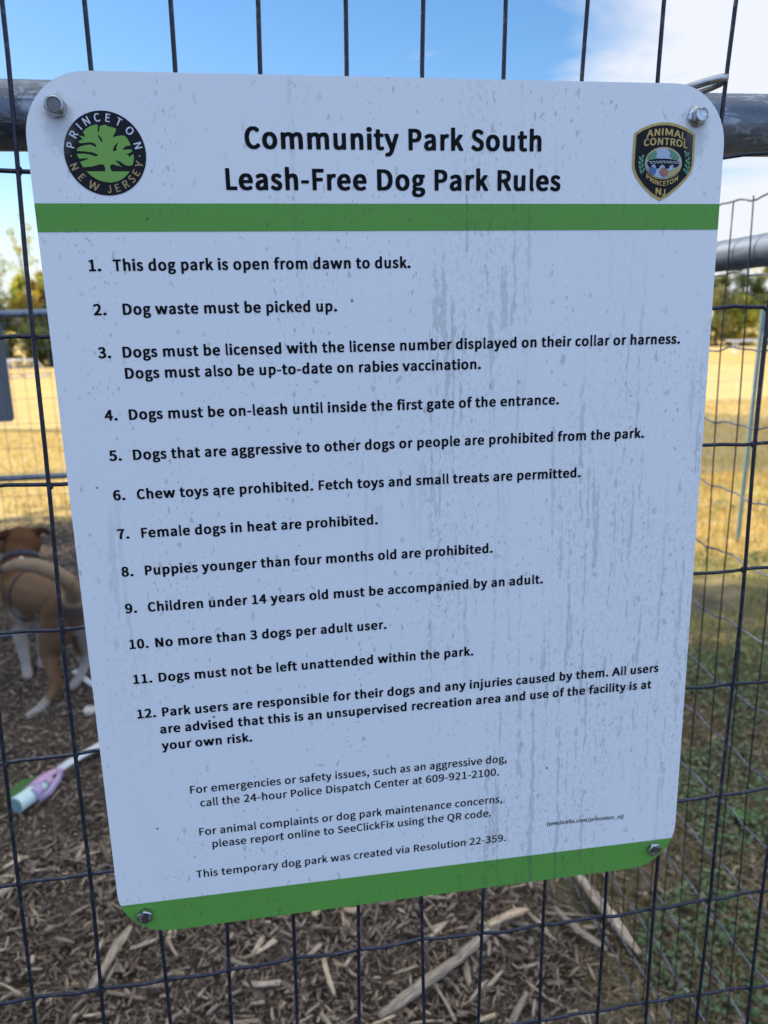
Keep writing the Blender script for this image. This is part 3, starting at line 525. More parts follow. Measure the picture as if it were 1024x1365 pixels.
('R',56,507,[[212,-8,296,-9,349,3,392,23,417,42,449,79,463,112,469,142,469,177,464,206,446,248,412,289,373,320,421,380,442,430,447,473,438,530,416,573,387,601,351,623,299,638,261,640,218,638,185,630,151,616,120,595,101,575,83,546,69,504,67,475,69,449,80,411,103,375,143,335,82,281,53,237,38,185,41,125,58,82,73,62,96,38,149,8],[239,68,204,78,171,99,150,132,141,165,146,201,163,239,195,277,215,291,261,273,318,240,342,215,352,199,359,173,356,132,348,113,332,93,311,79,287,70],[285,360,244,379,204,407,188,427,175,458,174,489,189,527,211,549,239,561,256,563,270,562,304,549,328,525,343,492,345,449,334,413,321,389,299,362,292,359]]),
('R',57,507,[[176,-8,244,-9,285,-2,330,19,362,42,385,65,407,96,434,151,449,206,459,270,462,330,459,404,447,468,423,530,404,561,382,586,347,613,311,630,265,640,196,640,155,627,113,604,81,573,58,537,44,499,38,473,36,442,38,392,51,339,75,296,108,264,135,250,165,238,192,233,251,233,292,243,344,270,350,268,340,206,320,150,302,120,270,90,249,80,230,75,199,74,161,87,120,117,104,119,91,113,53,73,50,63,53,54,92,21,135,1],[223,310,191,323,175,336,163,354,149,389,143,439,153,492,174,530,189,545,206,555,225,562,244,562,268,555,287,544,316,513,328,492,342,451,352,387,340,368,314,342,294,327,254,310]]),
('R',65,579,[[8,1,101,0,115,5,179,182,183,187,192,188,392,187,397,180,458,5,470,0,561,0,570,1,577,6,578,15,573,32,355,620,346,629,239,631,225,625,5,30,0,11],[213,267,211,273,225,315,283,489,289,496,364,270,356,267]]),
('R',67,533,[[279,-8,349,-9,387,-2,413,8,461,36,498,70,507,85,502,99,468,140,454,145,437,142,396,106,373,91,349,82,318,76,294,79,268,87,236,104,203,137,184,168,168,211,155,275,152,323,155,361,160,394,175,442,187,468,207,499,232,523,263,542,294,551,320,555,365,543,390,530,423,501,444,498,457,506,492,551,492,561,488,568,470,585,435,611,392,631,351,640,287,640,227,628,187,610,151,585,117,551,89,511,70,470,57,430,48,382,45,344,48,249,56,206,70,158,91,113,118,76,149,46,177,25,223,3]]),
('R',68,615,[[94,1,275,0,315,3,368,13,418,32,459,56,494,88,518,120,540,161,559,230,567,296,564,377,552,437,542,469,522,508,493,546,454,580,404,606,370,618,318,628,101,631,87,625,86,15,87,6],[201,84,198,94,198,544,204,550,237,550,280,547,318,540,349,528,381,508,415,468,432,435,444,396,452,342,452,292,442,230,428,189,402,146,380,124,354,107,320,94,287,86]]),
('R',69,488,[[86,1,432,0,446,6,447,75,439,85,192,86,187,87,183,94,183,277,187,287,385,288,394,292,398,304,397,363,389,373,194,374,185,377,184,544,194,548,430,549,437,554,438,561,438,620,432,629,94,631,80,625,79,15,80,6]]),
('R',70,459,[[89,1,170,0,180,4,183,8,183,263,187,273,387,274,396,277,399,282,400,349,392,359,194,360,185,363,184,544,194,548,432,549,439,554,440,561,440,620,435,629,96,631,82,625,81,15,82,6]]),
('R',73,252,[[77,1,170,0,180,4,183,11,183,618,182,625,173,631,82,631,73,627,69,620,69,13,71,6]]),
('R',74,319,[[107,-8,165,-9,194,-1,215,10,236,27,251,49,271,94,281,156,281,618,279,625,273,630,204,631,194,627,191,623,190,182,185,139,173,106,164,92,154,83,135,77,120,80,98,94,68,142,51,145,37,140,-4,99,-4,89,10,61,37,27,63,8]]),
('R',76,420,[[82,1,387,0,399,4,402,11,402,75,394,85,185,86,175,89,174,618,172,625,163,631,87,631,77,627,74,620,74,13,75,6]]),
('R',77,855,[[110,1,206,0,215,4,219,8,217,413,220,421,376,73,385,64,401,62,461,62,475,70,623,406,630,420,635,421,634,8,637,4,646,0,737,0,749,4,752,20,752,615,749,627,737,631,623,631,608,625,430,213,424,218,249,623,242,629,232,631,118,631,106,627,102,615,102,15,104,6]]),
('R',78,646,[[94,1,180,0,189,4,192,8,193,375,189,437,192,441,446,6,454,1,468,0,546,0,558,6,560,615,556,627,544,631,465,631,456,627,453,623,454,193,446,200,199,625,187,631,106,631,94,630,87,625,86,15,87,6]]),
('R',79,662,[[295,-8,358,-9,389,-6,451,14,477,27,504,46,538,77,571,125,585,154,601,201,612,256,614,301,612,380,599,439,587,476,566,518,537,557,496,592,473,608,435,625,387,638,304,640,273,637,235,628,204,615,158,587,119,549,93,513,75,476,65,447,50,377,48,296,58,218,75,161,98,113,127,74,158,46,189,25,237,3],[330,77,306,79,275,89,242,110,213,139,194,170,172,230,164,275,162,327,169,394,180,430,193,463,213,494,237,519,261,535,296,549,332,555,365,549,404,534,426,518,452,489,480,438,492,396,500,337,500,304,492,242,482,204,467,168,449,139,430,118,392,91,356,79]]),
('R',80,517,[[86,1,168,0,180,7,181,232,184,242,301,245,335,251,365,260,396,275,423,293,440,311,459,339,470,365,478,401,481,456,475,499,464,535,444,566,425,585,394,605,332,625,282,631,94,631,80,625,79,15,80,6],[185,327,181,337,182,547,192,550,277,547,315,540,346,524,366,496,376,461,373,406,365,382,354,365,330,344,296,331,263,326]]),
('R',81,673,[[488,-151,568,-152,592,-150,630,-140,638,-132,638,-120,630,-89,624,-70,618,-64,594,-62,558,-69,530,-69,487,-61,442,-40,420,-21,411,-6,475,21,532,62,563,99,593,151,612,204,624,270,626,318,624,361,609,442,598,473,578,513,552,549,518,583,477,610,435,628,370,640,304,640,280,638,235,626,194,608,156,583,127,557,98,518,77,477,60,425,50,368,48,323,50,263,60,208,70,177,89,132,113,94,142,62,170,38,215,13,282,-8,310,-54,326,-73,344,-90,385,-118,437,-140],[323,75,285,84,256,99,221,130,208,149,184,196,172,239,167,273,164,332,172,392,179,420,191,451,215,492,233,513,261,533,301,549,337,555,373,549,413,533,439,514,459,492,480,456,497,411,507,361,509,311,507,273,494,213,478,170,459,139,432,110,394,86,349,74]]),
('R',82,543,[[89,1,177,0,189,7,191,251,194,258,201,260,258,259,267,256,408,3,420,0,508,0,522,6,521,20,382,268,385,273,435,298,469,330,492,368,504,415,507,449,505,487,496,523,485,546,468,570,447,589,425,603,370,623,311,631,96,631,82,625,81,15,82,6],[194,341,190,354,190,539,194,549,263,550,315,545,351,535,375,517,384,506,394,482,397,435,387,399,367,370,337,352,301,343,280,341]]),
('R',83,459,[[195,-8,263,-9,282,-7,330,8,358,25,386,49,404,73,423,113,428,137,431,185,426,223,414,258,395,287,373,309,339,332,198,406,177,425,160,461,160,487,170,515,182,533,206,548,239,555,277,548,313,530,346,501,361,498,378,504,409,546,412,556,409,565,364,606,315,630,275,640,211,640,192,637,158,627,123,606,100,587,77,555,65,525,58,485,57,456,65,413,82,377,104,350,146,318,262,258,292,240,313,218,325,194,328,156,319,125,301,100,273,84,232,76,182,89,142,113,106,147,94,152,82,152,73,147,37,99,34,89,37,79,80,39,139,6]]),
('R',84,487,[[198,1,282,0,292,4,295,8,296,544,304,548,461,550,467,558,467,618,465,625,459,630,37,631,23,624,22,558,27,550,182,548,190,542,191,13,192,6]]),
('R',86,567,[[225,1,339,0,353,8,569,608,571,623,565,629,463,631,449,623,294,158,287,143,279,156,123,623,115,629,106,631,11,631,-1,625,-1,611,122,268,213,18,218,6]]),
('R',87,890,[[182,1,301,0,315,6,444,444,449,437,575,6,589,0,704,0,716,4,732,63,866,613,863,627,851,631,763,631,754,629,747,623,642,167,637,175,604,301,504,627,492,631,404,631,389,625,294,308,259,177,254,170,249,182,148,625,135,631,37,631,25,627,22,615,170,23,175,6]]),
('R',89,487,[[194,1,287,0,299,7,301,244,490,611,492,623,487,629,392,631,377,625,273,408,244,355,239,361,113,625,101,631,15,631,4,630,-3,625,-2,611,185,244,186,13,187,6]]),
('R',95,498,[[15,-115,480,-116,490,-108,490,-58,487,-51,475,-48,18,-48,9,-54,7,-61,7,-106]]),
('R',97,479,[[155,-8,215,-9,239,-5,265,5,315,32,319,27,323,6,332,0,401,0,411,4,414,8,414,323,409,358,397,399,381,427,352,456,315,475,275,483,220,483,187,478,137,461,89,437,65,418,66,406,89,363,99,353,118,354,158,378,199,394,223,400,246,400,268,393,285,381,298,358,306,332,309,311,306,306,192,282,151,268,115,251,77,219,57,187,48,158,45,120,51,82,62,54,74,37,101,12,135,-4],[196,72,170,84,160,94,153,108,150,144,163,173,180,190,206,206,268,225,294,231,307,230,310,135,307,123,277,98,246,80,218,72]]),
('R',98,525,[[250,-8,311,-9,342,-2,373,11,404,33,430,60,444,80,464,118,475,151,483,189,486,280,478,332,460,385,440,418,404,454,368,473,323,483,270,483,239,475,181,449,180,677,168,683,85,683,75,677,74,670,74,8,77,4,87,0,156,0,165,6,168,20,173,25,213,3],[258,75,215,90,189,107,181,118,181,339,188,351,230,382,254,394,285,400,308,394,327,385,354,354,367,323,373,294,376,218,363,158,338,111,318,92,299,80,277,74]]),
('R',99,423,[[217,-8,280,-9,315,-2,363,20,399,46,404,54,402,63,375,108,363,116,344,115,306,88,273,75,244,74,220,82,195,99,177,120,163,146,151,182,145,225,145,256,151,289,168,335,194,371,225,392,263,400,300,387,330,364,351,362,361,368,394,415,392,427,365,451,325,473,287,483,232,483,194,476,154,460,127,443,99,417,76,385,53,335,41,282,38,237,41,189,49,149,58,120,77,82,100,51,118,34,141,18,180,0]]),
('R',100,525,[[200,-8,258,-9,277,-6,306,3,351,28,356,25,361,6,370,0,439,0,449,4,452,8,452,668,451,677,444,682,358,683,346,677,346,460,342,458,306,475,273,483,223,483,177,473,144,456,101,419,79,389,62,356,46,296,41,249,43,182,58,115,77,75,93,51,115,29,161,2],[239,75,218,82,196,96,170,132,153,187,150,261,163,315,186,358,217,387,239,397,263,400,287,394,311,384,330,371,345,356,345,135,342,126,318,102,296,88,263,75]]),
('R',101,498,[[240,-8,315,-9,365,1,430,29,442,38,445,46,421,96,408,104,392,104,346,82,308,72,270,72,230,84,208,98,188,118,175,138,162,168,155,199,155,206,161,209,446,210,461,216,464,244,462,308,455,344,432,399,419,418,394,443,368,461,335,475,292,483,239,483,201,475,163,460,130,438,100,408,70,363,53,320,45,282,43,218,46,187,53,151,65,118,84,85,112,51,158,18,196,1],[158,284,155,294,165,325,186,361,215,387,235,397,256,402,280,402,296,398,329,377,347,351,356,325,362,296,361,287,354,283]]),
('R',102,305,[[98,1,189,0,199,4,202,8,203,385,211,390,292,391,301,396,302,406,302,461,299,468,287,471,211,471,203,475,202,542,205,563,218,594,239,611,254,614,296,603,318,606,325,620,338,665,337,675,325,682,280,693,211,693,177,685,141,665,122,646,110,630,96,592,91,558,89,475,85,472,37,469,27,461,28,396,39,391,85,390,90,385,91,13,92,6]]),
('R',103,471,[[186,-206,270,-207,315,-199,346,-190,385,-171,414,-149,439,-121,454,-94,462,-68,464,-42,461,-13,449,20,437,36,421,49,389,64,346,73,206,76,187,79,167,89,157,113,160,132,173,151,230,143,289,151,335,172,371,206,394,251,402,289,402,335,395,363,384,392,389,395,444,396,453,401,455,461,446,470,306,472,256,483,201,483,175,478,144,466,104,438,84,415,65,380,55,337,55,287,67,244,102,189,79,161,65,127,62,99,65,75,73,54,92,27,60,-8,44,-39,38,-65,41,-106,58,-144,92,-175,132,-194],[223,-135,189,-128,170,-121,154,-108,140,-89,136,-73,137,-54,147,-27,163,-7,170,-4,204,-7,306,-7,335,-14,347,-23,356,-39,359,-56,352,-80,331,-106,311,-119,282,-130,254,-136],[218,218,191,232,169,261,158,299,157,325,165,357,184,387,211,404,237,407,261,399,283,380,298,351,305,311,294,265,276,237,246,219]]),
('R',104,525,[[84,1,170,0,182,6,184,332,207,358,239,382,261,393,285,398,308,393,329,380,342,356,350,327,352,304,354,7,365,0,444,0,456,4,459,11,459,327,454,368,442,407,426,435,402,458,370,475,339,483,282,483,256,478,217,461,187,441,182,442,183,670,182,677,173,683,89,683,80,680,76,673,76,15,78,6]]),
('R',105,229,[[67,1,156,0,165,4,169,8,169,458,168,465,158,471,73,471,63,468,60,463,60,13,61,6],[91,549,139,549,161,558,173,570,182,594,183,615,176,637,161,654,139,664,106,666,80,660,58,642,48,613,51,585,67,561]]),
('R',106,239,[[21,-201,68,-200,111,-183,125,-173,140,-156,150,-137,159,-111,167,-49,167,456,165,465,156,471,75,471,65,468,62,463,62,-68,54,-99,42,-116,27,-121,-15,-114,-27,-120,-43,-177,-39,-187,-30,-192,-1,-200],[91,549,137,549,156,558,170,573,176,589,176,625,168,642,151,658,120,667,92,664,67,651,57,637,50,613,50,596,56,577,73,557]]),
('R',107,455,[[79,1,161,0,172,6,174,123,232,195,239,189,344,4,356,0,437,0,446,4,450,11,448,20,299,280,425,449,430,458,430,465,425,469,415,471,335,471,322,468,185,284,177,277,175,279,174,670,172,677,163,683,85,683,75,680,72,673,71,15,73,6]]),
('R',108,229,[[124,-8,175,-9,194,-3,200,6,190,65,185,72,168,76,162,94,162,673,158,680,151,683,82,683,73,680,69,670,69,94,74,49,85,21,101,3]]),
('R',109,799,[[84,1,173,0,184,6,186,332,201,352,232,378,258,392,282,398,306,392,321,382,336,358,345,327,348,301,348,13,351,4,363,0,442,0,456,6,458,332,482,359,506,378,532,392,556,398,585,389,600,375,611,354,619,323,621,296,623,7,637,0,715,0,727,4,731,15,728,337,718,389,697,432,680,451,661,465,637,476,606,483,551,483,515,473,485,457,435,420,399,459,373,473,335,483,280,483,246,475,213,459,177,434,174,437,170,465,163,470,92,471,80,468,76,456,76,15,78,6]]),
('R',110,525,[[82,1,170,0,182,6,184,332,211,362,235,380,251,390,282,398,306,393,326,380,340,358,347,330,350,308,351,7,358,1,368,0,444,0,456,6,457,325,454,351,447,387,437,413,414,446,396,461,368,475,337,483,280,483,237,471,208,456,175,434,172,437,168,465,161,470,87,471,75,465,74,13,75,6]]),
('R',111,527,[[229,-8,292,-9,323,-4,361,10,397,32,426,58,461,111,475,149,483,185,486,218,483,287,468,344,447,387,423,418,396,442,363,462,308,481,280,483,220,481,189,473,134,444,100,413,71,370,53,327,43,282,40,237,43,189,57,135,77,92,99,62,130,32,182,3],[249,75,227,82,206,96,188,113,173,137,158,182,153,213,153,258,158,292,170,327,198,370,230,392,268,400,296,393,318,380,340,358,349,344,361,320,371,287,376,256,376,215,363,158,353,135,335,107,313,89,294,79,273,74]]),
('R',112,525,[[82,-189,168,-190,179,-185,180,15,187,16,225,-2,254,-9,306,-9,342,-2,377,15,405,35,427,58,455,101,475,156,483,199,486,249,478,325,459,385,437,420,409,449,370,472,323,483,270,483,231,473,175,442,170,444,165,465,156,471,87,471,75,465,74,-175,75,-185],[258,75,232,82,211,92,189,107,181,118,181,339,192,354,237,387,261,397,285,400,323,387,338,375,353,354,371,299,376,235,366,170,355,142,342,117,325,98,301,82,277,74]]),
('R',113,525,[[353,-189,439,-190,449,-187,452,-180,452,463,449,468,439,471,373,471,363,468,354,452,313,473,275,483,225,483,201,480,173,471,125,443,89,404,64,361,50,320,41,251,43,185,49,149,64,101,92,53,118,27,162,1,206,-9,261,-9,299,0,342,22,346,21,345,-177,347,-185],[239,75,218,82,196,96,170,132,153,187,150,261,163,315,186,358,217,387,239,397,263,400,287,394,311,384,330,371,345,356,345,135,342,126,318,102,296,88,263,75]]),
('R',114,349,[[86,1,173,0,184,6,187,296,199,325,217,354,246,382,275,395,325,391,340,396,355,461,353,468,346,474,318,483,270,483,254,480,218,463,180,433,175,444,173,463,165,470,92,471,80,465,79,13,80,6]]),
('R',115,391,[[160,-8,230,-9,270,1,301,15,325,33,342,54,356,82,364,113,364,149,359,177,348,201,336,218,320,233,294,251,179,304,161,318,149,339,149,361,158,383,173,396,199,404,215,404,237,399,294,367,313,368,323,375,353,418,353,427,318,454,285,471,251,481,177,483,123,468,99,455,74,432,57,404,48,375,45,342,48,315,58,289,75,264,120,230,227,181,247,165,261,142,263,125,255,99,239,81,220,72,185,69,156,76,125,91,89,118,75,121,63,120,56,116,27,73,24,63,27,54,65,25,113,2]]),
('R',116,335,[[191,-8,258,-9,315,5,326,13,323,37,313,73,308,80,287,83,246,71,220,78,202,99,193,142,194,387,201,390,308,393,314,401,314,461,311,468,301,471,196,473,193,480,191,594,180,600,108,600,101,596,98,589,89,475,85,472,32,469,23,465,19,458,19,401,23,394,30,391,80,390,85,385,86,123,91,87,101,58,115,35,142,10,170,-4]]),
('R',117,525,[[183,-8,244,-9,265,-6,308,11,349,40,354,35,356,8,365,1,437,0,448,6,450,456,449,465,444,469,358,471,344,465,342,146,330,129,299,99,277,84,249,76,225,78,201,91,187,115,179,146,176,170,175,465,168,470,158,471,82,471,71,465,69,142,75,104,88,63,105,35,139,7,163,-4]]),
('R',118,452,[[175,1,275,0,288,8,440,446,443,461,437,469,351,471,337,463,232,139,227,133,221,144,118,465,111,470,96,471,20,471,9,465,8,456,17,430,156,37,166,8]]),
('R',119,715,[[158,1,261,0,273,6,356,305,362,299,442,6,449,1,458,0,556,0,568,5,694,451,695,461,692,468,680,471,601,471,587,465,509,158,504,151,421,446,411,468,399,471,318,471,304,463,221,163,215,155,134,463,120,471,37,471,25,468,22,454,27,432,148,11]]),
('R',120,433,[[17,1,106,0,118,4,211,163,217,158,287,42,313,4,325,0,408,0,422,6,421,20,283,239,408,449,412,461,408,468,392,471,315,471,304,468,227,330,220,325,132,468,120,471,37,471,23,465,22,458,27,446,150,246,12,20,10,8]]),
('R',121,453,[[71,-194,130,-192,158,-185,177,-176,199,-162,223,-138,246,-106,267,-63,282,-23,443,449,445,463,439,469,354,471,339,465,237,143,231,149,118,465,111,470,96,471,20,471,9,465,10,449,183,8,163,-51,149,-75,132,-95,115,-106,99,-112,61,-105,49,-106,42,-111,27,-177,39,-187]]),
('R',122,395,[[32,1,361,0,375,6,376,70,368,80,168,81,160,85,366,413,369,423,369,456,365,468,354,471,65,471,56,470,49,465,48,401,56,392,223,390,231,387,27,58,24,49,24,11]]),
): GL[font+chr(code)] = (adv/1000, [[(q[i]/1000, q[i+1]/1000) for i in range(0, len(q), 2)] for q in cs])
def run(font, text):
    x = 0; P = []
    for c in text:
        if c == ' ': x += .226; continue
        ad, ls = GL[font+c]
        P += [[(x+p[0], p[1]) for p in L] for L in ls]; x += ad
    xs = [p[0] for L in P for p in L]
    return P, min(xs), max(xs)
def line(font, text, x0, x1, z0, z1, size=None):
    """one printed line fitted between x0 and x1 on a baseline from z0 to z1"""
    P, lo, hi = run(font, text)
    s = size or (x1-x0)/(hi-lo); sl = 0 if x1 is None or x1 == x0 else (z1-z0)/(x1-x0)
    zs = size if size else s
    return [[(x0+(p[0]-lo)*s, z0+p[1]*zs+sl*(p[0]-lo)*s) for p in L] for L in P]
flat_poly('heading_text', line('B', 'Community Park South', -.0981, .0970, .2619, .2616)+
          line('B', 'Leash-Free Dog Park Rules', -.1115, .1110, .2375, .2369), E0, MAT['ink'], sign)
RULES = [
 ('1.', -.2003, [('This dog park is open from dawn to dusk.', -.1855, .0070, .1891, .1884)]),
 ('2.', -.2003, [('Dog waste must be picked up.', -.1822, -.0436, .1620, .1612)]),
 ('3.', -.2003, [('Dogs must be licensed with the license number displayed on their collar or harness.', -.1849, .2051, .1349, .1331),
                 ('Dogs must also be up-to-date on rabies vaccination.', -.1847, .0562, .1213, .1198)]),
 ('4.', -.2004, [('Dogs must be on-leash until inside the first gate of the entrance.', -.1849, .1143, .0943, .0928)]),
 ('5.', -.2003, [('Dogs that are aggressive to other dogs or people are prohibited from the park.', -.1848, .1810, .0673, .0655)]),
 ('6.', -.2003, [('Chew toys are prohibited. Fetch toys and small treats are permitted.', -.1848, .1327, .0402, .0384)]),
 ('7.', -.2004, [('Female dogs in heat are prohibited.', -.1845, -.0198, .0130, .0121)]),
 ('8.', -.2003, [('Puppies younger than four months old are prohibited.', -.1845, .0659, -.0141, -.0152)]),
 ('9.', -.2004, [('Children under 14 years old must be accompanied by an adult.', -.1850, .1055, -.0411, -.0423)]),
 ('10.', -.2002, [('No more than 3 dogs per adult user.', -.1823, -.0153, -.0681, -.0686)]),
 ('11.', -.2001, [('Dogs must not be left unattended within the park.', -.1824, .0513, -.0950, -.0961)]),
 ('12.', -.1999, [('Park users are responsible for their dogs and any injuries caused by them. All users', -.1823, .2042, -.1223, -.1247),
                  ('are advised that this is an unsupervised recreation area and use of the facility is at', -.1850, .1990, -.1359, -.1385),
                  ('your own risk.', -.1850, -.1192, -.1492, -.1496)]),
]
for num, xn, lines in RULES:
    P = line('B', num, xn, xn, lines[0][3]+.0001, 0, .01126)
    for t, a, b, z0, z1 in lines: P += line('B', t, a, b, z0, z1)
    flat_poly('rule_text', P, E0, MAT['ink'], sign)
for ls in ([('For emergencies or safety issues, such as an aggressive dog,', -.1676, .0790, -.1877, -.1902),
            ('call the 24-hour Police Dispatch Center at 609-921-2100.', -.1611, .0726, -.1996, -.2015)],
           [('For animal complaints or dog park maintenance concerns,', -.1637, .0758, -.2242, -.2262),
            ('please report online to SeeClickFix using the QR code.', -.1547, .0665, -.2358, -.2379)],
           [('This temporary dog park was created via Resolution 22-359.', -.1687, .0792, -.2609, -.2625)],
           [('(seeclickfix.com/princeton_nj)', .1141, .1811, -.2530, -.2547)]):
    P = []
    for t, a, b, z0, z1 in ls: P += line('R', t, a, b, z0, z1)
    flat_poly('notice_text', P, E0, MAT['ink'], sign)

def ell(cx, cz, rx, rz, n=40, rot=0):
    return [(cx+rx*math.cos(2*math.pi*k/n)*math.cos(rot)-rz*math.sin(2*math.pi*k/n)*math.sin(rot),
             cz+rx*math.cos(2*math.pi*k/n)*math.sin(rot)+rz*math.sin(2*math.pi*k/n)*math.cos(rot)) for k in range(n)]
def glyph_at(font, c, cx, cz, size, rot, sx=1.0):
    """one letter centred on (cx, cz), turned by rot"""
    P, lo, hi = run(font, c); m = (lo+hi)/2
    O = []
    for L in P:
        q = []
        for p in L:
            u, v = (p[0]-m)*size*sx, (p[1]-.316)*size
            q.append((cx+u*math.cos(rot)-v*math.sin(rot), cz+u*math.sin(rot)+v*math.cos(rot)))
        O.append(q)
    return O
# round town seal: black ring, green spreading tree, curved lettering
SC_, SCZ = -.18335, .25855
seal = flat_poly('town_seal', [ell(SC_, SCZ, .0243, .0243, 64)], E0, MAT['black'], sign)
# the tree was measured on a 1024-unit tracing of the seal, centre (480, 507), ring radius 372 x 388
def tr(p): return (SC_+(p[0]-480-(p[1]-507)*.045)*.0243/370, SCZ-(p[1]-507-(p[0]-480)*.0)*.0243/386)
tree_out = [(470,668),(474,640),(462,612),(436,606),(404,612),(350,628),(272,634),(262,610),(250,586),(320,560),(326,552),(244,556),(232,535),(226,512),(300,512),(345,520),(396,537),(416,520),(372,500),(300,490),(226,486),(228,468),(262,446),(300,434),(346,428),(372,436),(398,452),(405,438),(388,416),(352,408),(300,412),(262,418),(240,402),(262,392),(286,380),(262,358),(252,346),(280,352),(308,362),(300,335),(290,318),(320,285),(360,262),(400,250),(424,247),(426,275),(422,312),(434,316),(440,285),(442,262),(470,254),(496,248),(516,264),(550,270),(588,282),(584,310),(566,338),(556,366),(572,356),(604,348),(650,342),(678,360),(700,398),(716,432),(668,440),(650,456),(634,474),(676,470),(716,470),(728,486),(700,504),(664,514),(690,522),(694,540),(714,524),(738,512),(738,548),(730,590),(722,612),(690,620),(650,610),(610,580),(566,568),(590,596),(620,626),(590,620),(545,606),(522,612),(516,632),(522,652),(530,668),(512,672)]
flat_poly('tree_emblem', [[tr(p) for p in tree_out]] +
          [[tr(p) for p in q] for q in ([(418,334),(436,348),(452,368),(461,388),(455,410),(442,392),(430,364)],
                                        [(602,402),(590,412),(566,438),(556,462),(549,490),(586,478),(582,452),(592,428)])] +
          [[tr(p) for p in [(300,671),(470,671),(530,671),(694,671),(668,702),(628,738),(580,762),(520,773),(462,768),(400,748),(346,714)]]],
          E0-.0003, MAT['seal_green'], seal, SZ0)
def ringpos(a, r=.02045): return (SC_+r*math.cos(R(a)), SCZ+r*math.sin(R(a)))
P = []
for c, a in zip('PRINCETON', (168, 149.5, 133.5, 118, 99, 81, 62.5, 40.5, 14)):
    q = ringpos(a-1); P += glyph_at('R', c, q[0], q[1], .0074, R(a-91))
flat_poly('seal_lettering', P, E0-.0003, MAT['pale_ink'], seal, SZ0)
P = []
for c, a in zip('NEWJERSEY', (202, 222, 245, 271, 285, 300.5, 314.5, 327.5, 342.5)):
    q = ringpos(a, .0206); P += glyph_at('R', c, q[0], q[1], .0072, R(a+90))
for a in (184.5, 356): q = ringpos(a); P.append(ell(q[0], q[1], .0005, .0005, 10))
flat_poly('seal_lettering', P, E0-.0003, MAT['bronze'], seal, SZ0)
# shield badge, traced on the same kind of grid: (430, 540) at its middle
BX, BZ, BS = .18445, .2553, .0453/534
def tb(p): return (BX+(p[0]-424+(p[1]-540)*.02)*BS, BZ-(p[1]-540)*.0504/675)
shield = [(168,295),(230,254),(300,222),(385,203),(450,200),(530,214),(610,245),(692,298),(690,440),(688,560),(675,612),(640,675),(560,762),(480,830),(405,875),(330,830),(250,752),(190,672),(160,604),(155,560),(160,430)]
inner = [(188,308),(250,268),(320,240),(385,228),(450,226),(520,238),(595,266),(672,310),(670,440),(668,556),(655,604),(624,660),(545,744),(470,806),(405,845),(340,806),(268,742),(208,660),(182,598),(177,558),(181,430)]
badge = flat_poly('shield_badge', [[tb(p) for p in shield]], E0, MAT['gold'], sign)
flat_poly('badge_field', [[tb(p) for p in inner]], E0-.0003, MAT['black'], badge)
def bell(cx, cy, rx, ry, n=36, rot=0): return [tb((cx+(p[0]), cy-(p[1]))) for p in ell(0, 0, rx, ry, n, rot)]
P = []
kz = .0504/675/BS
def btext(s, y0, hgt, xc, wid, arc):
    """row of capitals across the shield, lifted along an arc"""
    O = []; Pr, lo, hi = run('B', s); sx = wid*BS/(hi-lo); sz = hgt*BS*kz/.632
    cxx, czz = tb((xc, y0))
    for L in Pr:
        q = []
        for p in L:
            u = (p[0]-(lo+hi)/2)*sx; t = u/(wid*BS/2)
            q.append((cxx+u, czz+(p[1]-.316)*sz*(1.0+.0*t)-arc*BS*t*t+.0006*t*(-1)))
        O.append(q)
    return O
P += btext('ANIMAL', 284, 60, 436, 335, 26) + btext('CONTROL', 364, 62, 436, 375, 18)
P += btext('PRINCETON', 722, 42, 414, 275, -52) + btext('NJ', 794, 58, 404, 86, 0)
flat_poly('badge_lettering', P, E0-.0006, MAT['gold'], badge)
flat_poly('badge_picture', [bell(421, 549, 161, 139)], E0-.0006, MAT['gold'], badge)
flat_poly('badge_picture', [bell(421, 549, 150, 128)], E0-.0009, MAT['badge_sky'], badge)
flat_poly('badge_picture', [[tb(p) for p in [(300,475),(330,450),(352,440),(362,470),(350,500),(380,512),(330,520),(288,530),(280,505)]],
                            [tb(p) for p in [(455,428),(490,440),(530,470),(556,505),(540,520),(500,508),(470,490),(480,460)]]], E0-.0012, MAT['badge_tree'], badge)
flat_poly('badge_picture', [[tb(p) for p in [(276,545),(300,522),(360,512),(430,510),(500,516),(548,530),(564,552),(540,580),(500,590),(512,570),(496,560),(474,572),(466,594),(436,598),(432,572),(412,560),(390,570),(384,592),(356,596),(352,566),(336,556),(320,566),(316,590),(292,580)]]], E0-.0012, MAT['black'], badge)
flat_poly('badge_picture', [[tb(p) for p in [(290,590),(330,582),(358,600),(352,640),(330,652),(304,630)]]], E0-.0012, MAT['badge_blue'], badge)
flat_poly('badge_picture', [[tb(p) for p in [(388,612),(410,584),(440,600),(462,618),(456,650),(430,664),(400,650)]]], E0-.0015, MAT['badge_red'], badge)
flat_poly('badge_picture', [[tb(p) for p in [(470,612),(540,586),(562,575),(545,620),(505,655),(462,672),(458,640)]]], E0-.0012, MAT['badge_sand'], badge)
P = []
for k in range(5):
    yy = 455+k*38; bow = 14*math.sin(k/4*math.pi)
    for sd in (-1, 1):
        xl = 424+sd*(172+bow+(20 if k else 6)); xr = 424+sd*(186+bow+14)
        P.append(bell(424+sd*(178+bow)+6, yy, 20, 9, 12, R(62 if sd < 0 else 118)))
        P.append(bell(424+sd*(200+bow)+6, yy+16, 20, 9, 12, R(118 if sd < 0 else 62)))
flat_poly('badge_laurel', P[2::4]+P[3::4], E0-.0006, MAT['badge_tree'], badge)
flat_poly('badge_laurel', P[4::4]+P[5::4], E0-.0006, MAT['badge_tree'], badge)
